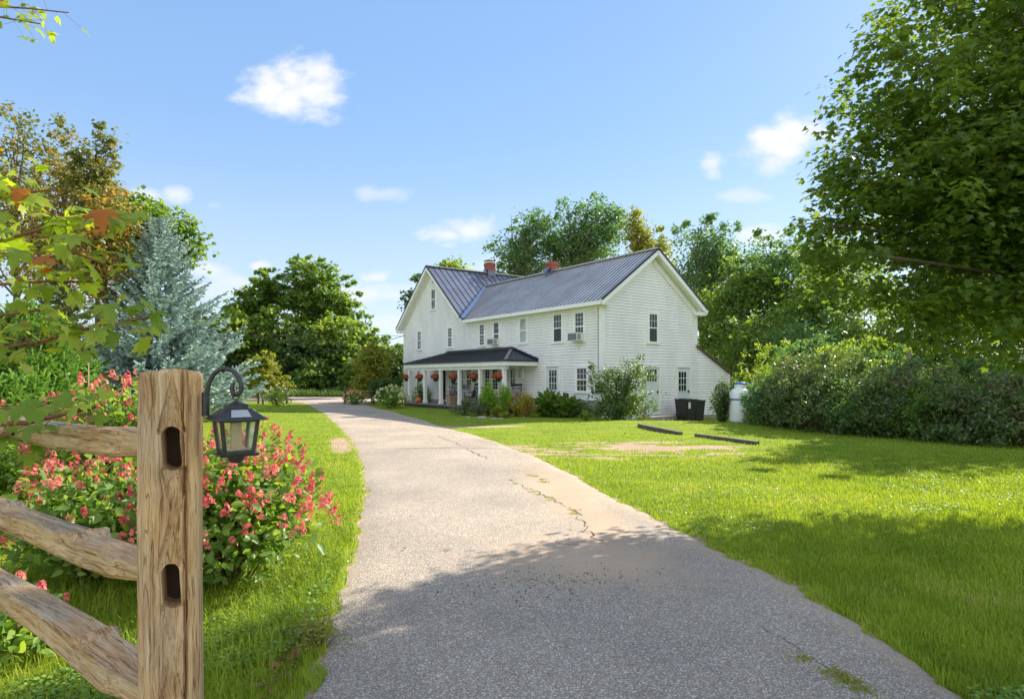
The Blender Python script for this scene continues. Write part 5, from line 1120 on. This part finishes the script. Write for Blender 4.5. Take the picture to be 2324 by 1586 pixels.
# ------------------------------------------------------------------ split rail fence in the foreground
PX, PY = -.683, 1.255
fence = empty('split_rail_fence', (PX, PY, gzf(PX, PY)), 0, 'weathered cedar split rail fence with slotted end post in the foreground', 'fence')
fz = gzf(PX, PY)
def post_mesh():
    W, D, HT = .106, .090, 1.563-fz; ns = 22
    sec = []
    def edge(a_, b_, n, r0=0):
        for i in range(n): t = i/n; sec.append((a_[0]*(1-t)+b_[0]*t, a_[1]*(1-t)+b_[1]*t))
    w2, d2, bv = W/2, D/2, .010
    c = [(-w2+bv,-d2),(w2-.020,-d2),(w2-.004,-d2+.014),(w2,-d2+.024),(w2,d2-bv),(w2-bv,d2),(-w2+bv,d2),(-w2,d2-bv),(-w2,-d2+bv)]
    cnt = [44, 8, 4, 12, 3, 16, 3, 14, 3]
    for i in range(len(c)): edge(c[i], c[(i+1) % len(c)], cnt[i])
    sec = np.array(sec); K = len(sec); zs_ = np.concatenate([np.linspace(0, .80*HT, 90, endpoint=False), np.linspace(.80*HT, HT, 46)]); V = []
    slots = [EYE-.140-fz, EYE-.410-fz, EYE-.68-fz]
    rr = np.random.default_rng(3); ph = rr.uniform(0, 6.28, 12)
    for z in zs_:
        s = sec.copy(); wsc = 1.0-.00*z; tw = .004*math.sin(z*3+1)
        s[:, 0] = s[:, 0]*(1+.05*(HT-z)*.25)+tw
        fr = sec[:, 1] < -d2+.001
        # long shallow splits / planes on the face
        n_ = .0016*np.sin(sec[:, 0]*160+ph[0]+2*math.sin(z*2.1))+.0012*np.sin(sec[:, 0]*330+ph[1]+3*math.sin(z*1.3+1))+.0014*np.sin(z*9+sec[:, 0]*30)
        s[:, 1] += n_
        stp = (sec[:, 0] < -.022+.006*math.sin(z*8)) & fr; s[stp, 1] += .0035
        for zc in slots:   # tapered scoops above and below each slot
            dzv = z-zc
            if .035 < dzv < .15:
                hw = .024*(1-(dzv-.035)/.115); m_ = fr & (np.abs(sec[:, 0]-.002-.004) < hw); s[m_, 1] += .016*(1-(dzv-.035)/.115)
            if -.16 < dzv < -.035:
                hw = .026*(1-(-dzv-.035)/.125); m_ = fr & (np.abs(sec[:, 0]-.014) < hw); s[m_, 1] += .013*(1-(-dzv-.035)/.125)
        rgt = fr & (sec[:, 0] > .027+.003*math.sin(z*7)); s[rgt, 1] += .007; gv = fr & (np.abs(sec[:, 0]-.027-.003*math.sin(z*7)) < .0022); s[gv, 1] += .008
        top = max(0, (z-(HT-.014))/.014); s = s*(1-.10*top**2); z_ = z+(0 if top <= 0 else 0)
        zt = z_+np.where(z > HT-.02, .0035*np.sin(sec[:, 0]*55+1)+.002*np.sin(sec[:, 1]*80), 0)
        V.append(np.stack([s[:, 0], s[:, 1], zt], -1))
    V = np.array(V); nz_ = len(V); V = V.reshape(-1, 3); F = []
    for i in range(nz_-1):
        for j in range(K): F.append((i*K+j, i*K+(j+1) % K, (i+1)*K+(j+1) % K, (i+1)*K+j))
    F.append(tuple(range(K))[::-1]); F.append(tuple((nz_-1)*K+j for j in range(K)))
    me = bpy.data.meshes.new('post'); me.from_pydata([tuple(v) for v in V], [], F); me.update(); return me, slots, d2
pm, slots, d2 = post_mesh()
tmp = bpy.data.objects.new('tmp_post', pm); C.objects.link(tmp); cut = []
cm = MB()
for zc in slots:
    pts = []
    for k in range(24):
        t = 2*math.pi*k/24; cxx = .0165*math.cos(t); cz = (.027 if math.sin(t) > 0 else -.027)+.0165*math.sin(t)
        pts.append((cxx+.005-.10*(cz)*.6*(1 if cz > 0 else .6), zc+cz*1.0))
    n = len(cm.v)
    cm.v += [(p[0], -.10, p[1]) for p in pts]+[(p[0]-.006, .10, p[1]) for p in pts]
    cm.f.append(tuple(n+i for i in range(24))); cm.f.append(tuple(n+24+i for i in range(24))[::-1])
    for i in range(24): cm.f.append((n+i, n+24+i, n+24+(i+1) % 24, n+(i+1) % 24))
cme = bpy.data.meshes.new('cut'); cme.from_pydata(cm.v, [], cm.f); cme.update(); co = bpy.data.objects.new('tmp_cut', cme); C.objects.link(co)
bmod = tmp.modifiers.new('b', 'BOOLEAN'); bmod.operation = 'DIFFERENCE'; bmod.object = co; bmod.solver = 'EXACT'
dg = bpy.context.evaluated_depsgraph_get(); pmesh = bpy.data.meshes.new_from_object(tmp.evaluated_get(dg))
bpy.data.objects.remove(tmp); bpy.data.objects.remove(co)
pmesh.name = 'post'; pmesh.materials.clear(); pmesh.materials.append(MAT['wood_z'])
post = link('post', pmesh, None, fence); post.rotation_euler = (0, 0, R(20))
rdir = Vector((-.80, .60, 0)).normalized(); rang = math.atan2(rdir.y, rdir.x); RL = 2.55
p2 = link('post', pmesh, None, fence, (rdir.x*RL, rdir.y*RL, gzf(PX+rdir.x*RL, PY+rdir.y*RL)-fz)); p2.rotation_euler = (0, 0, R(20))
# dark backing added inside the slots; its colour stands for their inner shade
for zc in slots: mb = MB(); mb.box(-.036, .036, .022, .032, zc-.06, zc+.06); b_ = mb.build('slot_backing', MAT['slot'], fence); b_.rotation_euler = (0, 0, R(20))
def rail(z, hgt, wid, seed, knots, bow=0):
    rr = np.random.default_rng(seed); ns = 150; K = 40; V = []
    ph = rr.uniform(0, 6.28, 20); am = rr.uniform(.5, 1, 20)
    base = np.array([(-.5,-.34),(-.34,-.5),(.40,-.44),(.5,-.30),(.44,.46),(-.47,.50),(-.53,.42)])
    K = len(base)*6; sec = np.concatenate([np.stack([np.linspace(base[q][c_], base[(q+1) % len(base)][c_], 6, endpoint=False) for c_ in (0, 1)], -1) for q in range(len(base))])
    for i in range(ns):
        x = RL*i/(ns-1); e = min(x, RL-x); tp = .55+.45*min(1, e/.14)
        wy = wid*tp*(1+.08*math.sin(x*3.1+ph[0])+.03*math.sin(x*9+ph[1])); wz = hgt*(.62+.38*min(1, e/.14))*(1+.07*math.sin(x*2.7+ph[2])+.03*math.sin(x*7.3+ph[3]))
        cy = .008*math.sin(x*2.3+ph[4]); cz = .008*math.sin(x*2.0+ph[5])+.0025*math.sin(x*6.1+ph[6])+bow*math.sin(math.pi*x/RL)
        s = sec*np.array([wy, wz]); ang = np.arctan2(sec[:, 1], sec[:, 0])
        s += sec*(.0012*np.sin(ang*9+ph[7]+x*2)+.0010*np.sin(ang*23+ph[8]+x*1.1)+.0006*np.sin(x*22+ang*2+ph[9]))[:, None]*1.0
        for kx, kh in knots:
            gk = math.exp(-((x-kx)/.020)**2); gs = 1/(1+math.exp((x-kx)/.012))
            m_ = sec[:, 1] > .25; s[m_, 1] += kh*gk; s[:, 1] += np.where(sec[:, 1] > 0, -.008*gs*abs(kh)/.012, 0)
            s[:, 0] += np.where(sec[:, 0] < -.2, -kh*.7*gk, 0)
        V.append(np.stack([np.full(K, x), s[:, 0]+cy, s[:, 1]+cz], -1))
    V = np.array(V).reshape(-1, 3); F = []
    for i in range(ns-1):
        for j in range(K): F.append((i*K+j, (i+1)*K+j, (i+1)*K+(j+1) % K, i*K+(j+1) % K))
    F.append(tuple(range(K))); F.append(tuple((ns-1)*K+j for j in range(K))[::-1])
    me = bpy.data.meshes.new('rail'); me.from_pydata([tuple(v) for v in V], [], F); me.update(); me.polygons.foreach_set('use_smooth', [True]*len(me.polygons)); me.set_sharp_from_angle(angle=R(24))
    o = link('rail', me, MAT['wood_x'], fence, (-.045, .01, z-fz)); o.rotation_euler = (0, 0, rang); return o
rail(EYE-.143, .072, .055, 5, [(1.25,.006)], .004); rail(EYE-.398, .066, .078, 8, [(.36,.014),(.95,.008)], .0); rail(EYE-.640, .070, .080, 12, [(.30,.012)], .0)

# ------------------------------------------------------------------ hanging lantern (hook end fixed to the post)
LD = 1.25
LX_, LZ_ = (675-1465)/1780*LD, EYE-(1150-1080)/1780*LD
u1 = LD/1780
lant = empty('lantern', (LX_, LD, LZ_), 0, 'small black square lantern hanging from a curled iron hook on the fence post', 'lantern')
def lp(px, py, dd=0): return ((px-675)*u1, dd, (1150-py)*u1)
pts = [lp(*p) for p in ((590,1150),(592,1128),(596,1106),(603,1085),(614,1068),(628,1058),(644,1055),(660,1058),(674,1068),(684,1082),(690,1098),(691,1112),(688,1122),(681,1129),(674,1130),(667,1125),(664,1116),(664,1106),(668,1098),(674,1093))]
mb = MB(); fine = []
for i in range(len(pts)-1):
    for k in range(3): fine.append(Vector(pts[i]).lerp(Vector(pts[i+1]), k/3))
mb.tube(fine, [.0046]*(len(fine)-6)+[.0042,.0038,.0034,.0032,.0030,.0028], 10); mb.build('hook', MAT['iron'], lant, smooth=True)
mb = MB(); mb.tube([lp(588,1122), lp(588,1190)], .0075, 10); mb.build('mounting_bar', MAT['iron'], lant)
mb = MB(); cc = lp(675,1136); mb.tube([(cc[0]+.0062*math.cos(t), 0, cc[2]+.0062*math.sin(t)) for t in np.linspace(0, 6.28, 15)], .0011, 6); mb.build('ring', MAT['iron'], lant)
bodyr = bpy.data.objects.new('housing', None)
def fru(mb, w0, d0, z0, w1, d1, z1):
    n = len(mb.v); mb.v += [(-w0,-d0,z0),(w0,-d0,z0),(w0,d0,z0),(-w0,d0,z0),(-w1,-d1,z1),(w1,-d1,z1),(w1,d1,z1),(-w1,d1,z1)]
    mb.f += [tuple(n+i for i in q) for q in ((3,2,1,0),(4,5,6,7),(0,1,5,4),(1,2,6,5),(2,3,7,6),(3,0,4,7))]
zf = lambda py: (1150-py)*u1
rot = R(37)
def lbuild(mb, name, m, bev=0, par=None): o = mb.build(name, m, par or lant, bevel=bev); o.rotation_euler = (0, 0, rot); return o
mb = MB(); fru(mb, .0475, .0475, zf(1196), .0235, .0235, zf(1168)); fru(mb, .050, .050, zf(1200), .050, .050, zf(1196)+.0001); fru(mb, .0195, .0195, zf(1168)-.002, .0195, .0195, zf(1158)); fru(mb, .021, .021, zf(1158), .006, .006, zf(1149)); roof_l = lbuild(mb, 'lantern_roof', MAT['iron'], .0012)
mb = MB(); mb.lathe([(.002,zf(1150)),(.006,zf(1149)),(.0025,zf(1146)),(.003,zf(1143)),(.0015,zf(1141))], 12); mb.build('finial', MAT['iron'], lant, smooth=True)
# solar panel on the roof's front slope
mb = MB(); s_ = (zf(1168)-zf(1196))/(.024); 
def rp(u, f): 
    yv = -.0475+f*.024; return (u, yv-.0012, zf(1196)+f*(zf(1168)-zf(1196))+.0008)
mb.quad(rp(-.019,.15), rp(.019,.15), rp(.015,.85), rp(-.015,.85)); lbuild(mb, 'solar_panel', simple('grey_solar_panel', (.30,.31,.34), .25), 0)
tw_, bw_ = .0335, .0265; zt_, zb_ = zf(1201), zf(1290)
mb = MB()
for sx in (-1, 1):
    for sy in (-1, 1): mb.bar((sx*tw_, sy*tw_, zt_), (sx*bw_, sy*bw_, zb_), .0058, .0058)
for (w_, z_) in ((tw_, zt_), (bw_, zb_)):
    for (a_, b_) in (((-w_,-w_),(w_,-w_)),((w_,-w_),(w_,w_)),((w_,w_),(-w_,w_)),((-w_,w_),(-w_,-w_))): mb.bar((*a_, z_), (*b_, z_), .0062, .0062)
lbuild(mb, 'frame', MAT['iron'])
mg, Ng, Lg = mat('clear_lantern_glass'); t1 = Ng('ShaderNodeBsdfTransparent'); t1.inputs[0].default_value = (.93,.95,.93,1); g1 = Ng('ShaderNodeBsdfGlossy'); g1.inputs['Roughness'].default_value = .05
fz_ = Ng('ShaderNodeFresnel'); fz_.inputs[0].default_value = 1.45; ms_ = Ng('ShaderNodeMixShader'); oo = Ng('ShaderNodeOutputMaterial'); Lg(fz_.outputs[0], ms_.inputs[0]); Lg(t1.outputs[0], ms_.inputs[1]); Lg(g1.outputs[0], ms_.inputs[2]); df_ = Ng('ShaderNodeBsdfTranslucent'); df_.inputs[0].default_value = (.9,.9,.86,1); m9 = Ng('ShaderNodeMixShader'); m9.inputs[0].default_value = .22; Lg(ms_.outputs[0], m9.inputs[1]); Lg(df_.outputs[0], m9.inputs[2]); Lg(m9.outputs[0], oo.inputs[0])  # white translucent share imitates a pale reflection on the panes
for (a_, b_) in (((-1,-1),(1,-1)),((1,-1),(1,1)),((1,1),(-1,1)),((-1,1),(-1,-1))):
    mb = MB(); mb.quad((a_[0]*bw_, a_[1]*bw_, zb_), (b_[0]*bw_, b_[1]*bw_, zb_), (b_[0]*tw_, b_[1]*tw_, zt_), (a_[0]*tw_, a_[1]*tw_, zt_)); lbuild(mb, 'pane', mg)
mb = MB(); fru(mb, .034, .034, zf(1302), .0375, .0375, zf(1294)); mb.lathe([(.008,zf(1324)),(.013,zf(1319)),(.017,zf(1309)),(.018,zf(1302))], 20); lbuild(mb, 'base', MAT['iron'], .0008)
mb = MB(); mb.lathe([(.0105,zb_+.004),(.0105,zt_-.006),(.0095,zt_-.006),(.0095,zb_+.004)], 20); lbuild(mb, 'candle_tube', simple('frosted_tube', (.62,.50,.34), .4))
mb = MB(); fru(mb, bw_-.004, bw_-.004, zb_+.003, bw_-.004, bw_-.004, zb_+.005); lbuild(mb, 'floor_plate', simple('pale_reflector', (.75,.68,.5), .3))

# ------------------------------------------------------------------ near maple boughs at the left
nm = empty('maple_tree', (-4.2, 3.0, gzf(-4.2, 3.0)), 0, 'young maple with yellowing leaves reaching in from the left edge', 'tree'); base = Vector((-4.2, 3.0, gzf(-4.2, 3.0)))
boughs = [([(-170,830,2.7),(-60,800,2.35),(100,775,2.25),(200,745,2.2),(335,722,2.15)], 100, .115),
          ([(-150,760,2.7),(-30,720,2.4),(120,700,2.3),(270,700,2.25)], 44, .11),
          ([(-170,600,2.8),(-80,570,2.5),(80,525,2.35),(180,490,2.3),(262,500,2.25)], 80, .135),
          ([(-150,680,2.8),(-60,650,2.5),(90,640,2.35),(215,640,2.3)], 18, .115),
          ([(-150,500,2.8),(-50,460,2.55),(40,440,2.5),(130,430,2.45)], 34, .12),
          ([(-150,560,2.8),(-50,560,2.3),(60,590,2.25),(170,575,2.2),(240,600,2.2)], 32, .12),
          ([(-120,400,2.9),(-60,390,2.6),(10,400,2.55)], 12, .12),
          ([(-140,990,1.8),(-60,965,1.55),(60,960,1.45),(150,940,1.42),(215,925,1.42)], 30, .080),
          ([(-140,940,1.8),(-60,930,1.55),(40,930,1.45),(110,915,1.44)], 18, .08),
          ([(-100,0,4.4),(-20,15,4.2),(60,20,4.1),(155,30,4.0)], 34, .14), ([(-100,40,4.4),(0,40,4.2),(90,55,4.1)], 18, .13),
          ([(-150,1010,1.9),(-60,1000,1.6),(30,985,1.5)], 12, .09)]
mb = MB(); tr_pts = [Vector((-4.2,3.0,-.1)), Vector((-4.15,3.0,1.0)), Vector((-4.1,2.95,2.2)), Vector((-4.15,3.1,3.6)), Vector((-4.3,3.2,5.0))]; mb.tube([p-base for p in tr_pts], [.07,.06,.05,.035,.02], 9)
P = []; D = []; S = []; Nn_ = []
for path, nl, ls in boughs:
    pw = [at(*p) for p in path]; h0_ = min(4.6, max(.7, pw[0].z-.3)); st = Vector((-4.15, 3.0, h0_)); full = [st, st.lerp(pw[0], .6)+Vector((0,0,.08))]+pw
    n_ = len(full); mb.tube([p-base for p in full], [.010*(1-i/n_)+.0018 for i in range(n_)], 6, cap=False)
    for k in range(int(nl*.74)):
        t = rng.random()**.75; i = min(len(pw)-2, int(t*(len(pw)-1))); f_ = t*(len(pw)-1)-i; p = pw[i].lerp(pw[i+1], f_); dr = (pw[i+1]-pw[i]).normalized()
        sd_ = rng.normal(0, .055, 3)*np.array([1, 1.3, .62])*(ls/.11)*1.15; tipd = dr*.5+Vector((rng.normal(0,.5), rng.normal(0,.5), rng.normal(-.55,.25)))
        q = p+Vector(sd_); mb.tube([p-base, q-base], [.0012, .0009], 3, cap=False)
        P.append(tuple(q-base)); D.append(tuple(tipd)); S.append(ls*rng.uniform(.5, 1.15)*.70)
        Nn_.append((rng.normal(.1,.40), -.22+rng.normal(0,.42), .85+rng.normal(0,.2)))
P = np.array(P); D = unit(np.array(D)); XA, YA, ZA = frames(np.array(Nn_), D); ZA = ZA*rng.uniform(.2, 2.4, (len(P), 1))
def subdiv_maple():
    """maple leaf with a curled, veined surface: fan of the outline around the centre rib"""
    v, f = T_MAPLE; v = [np.array(p, float) for p in v]; n = len(v); c = np.array([0, .38, .0]); V = [tuple(p+np.array([0,0,-.45*(p[0]**2)-.38*max(0,p[1]-.5)])) for p in v]+[tuple(c+np.array([0,0,.03]))]
    order = list(range(13))+list(range(23, 12, -1)); F = [(n, order[i], order[(i+1) % len(order)]) for i in range(len(order))]
    return V, F
TM2 = subdiv_maple()
lo = link('crown', scatter('crown', P, XA, YA, ZA, np.array(S), TM2[0], TM2[1], rng.random(len(P))), MAT['maple_near'], nm)
mb.build('trunk', MAT['stem_red'], nm, smooth=True)
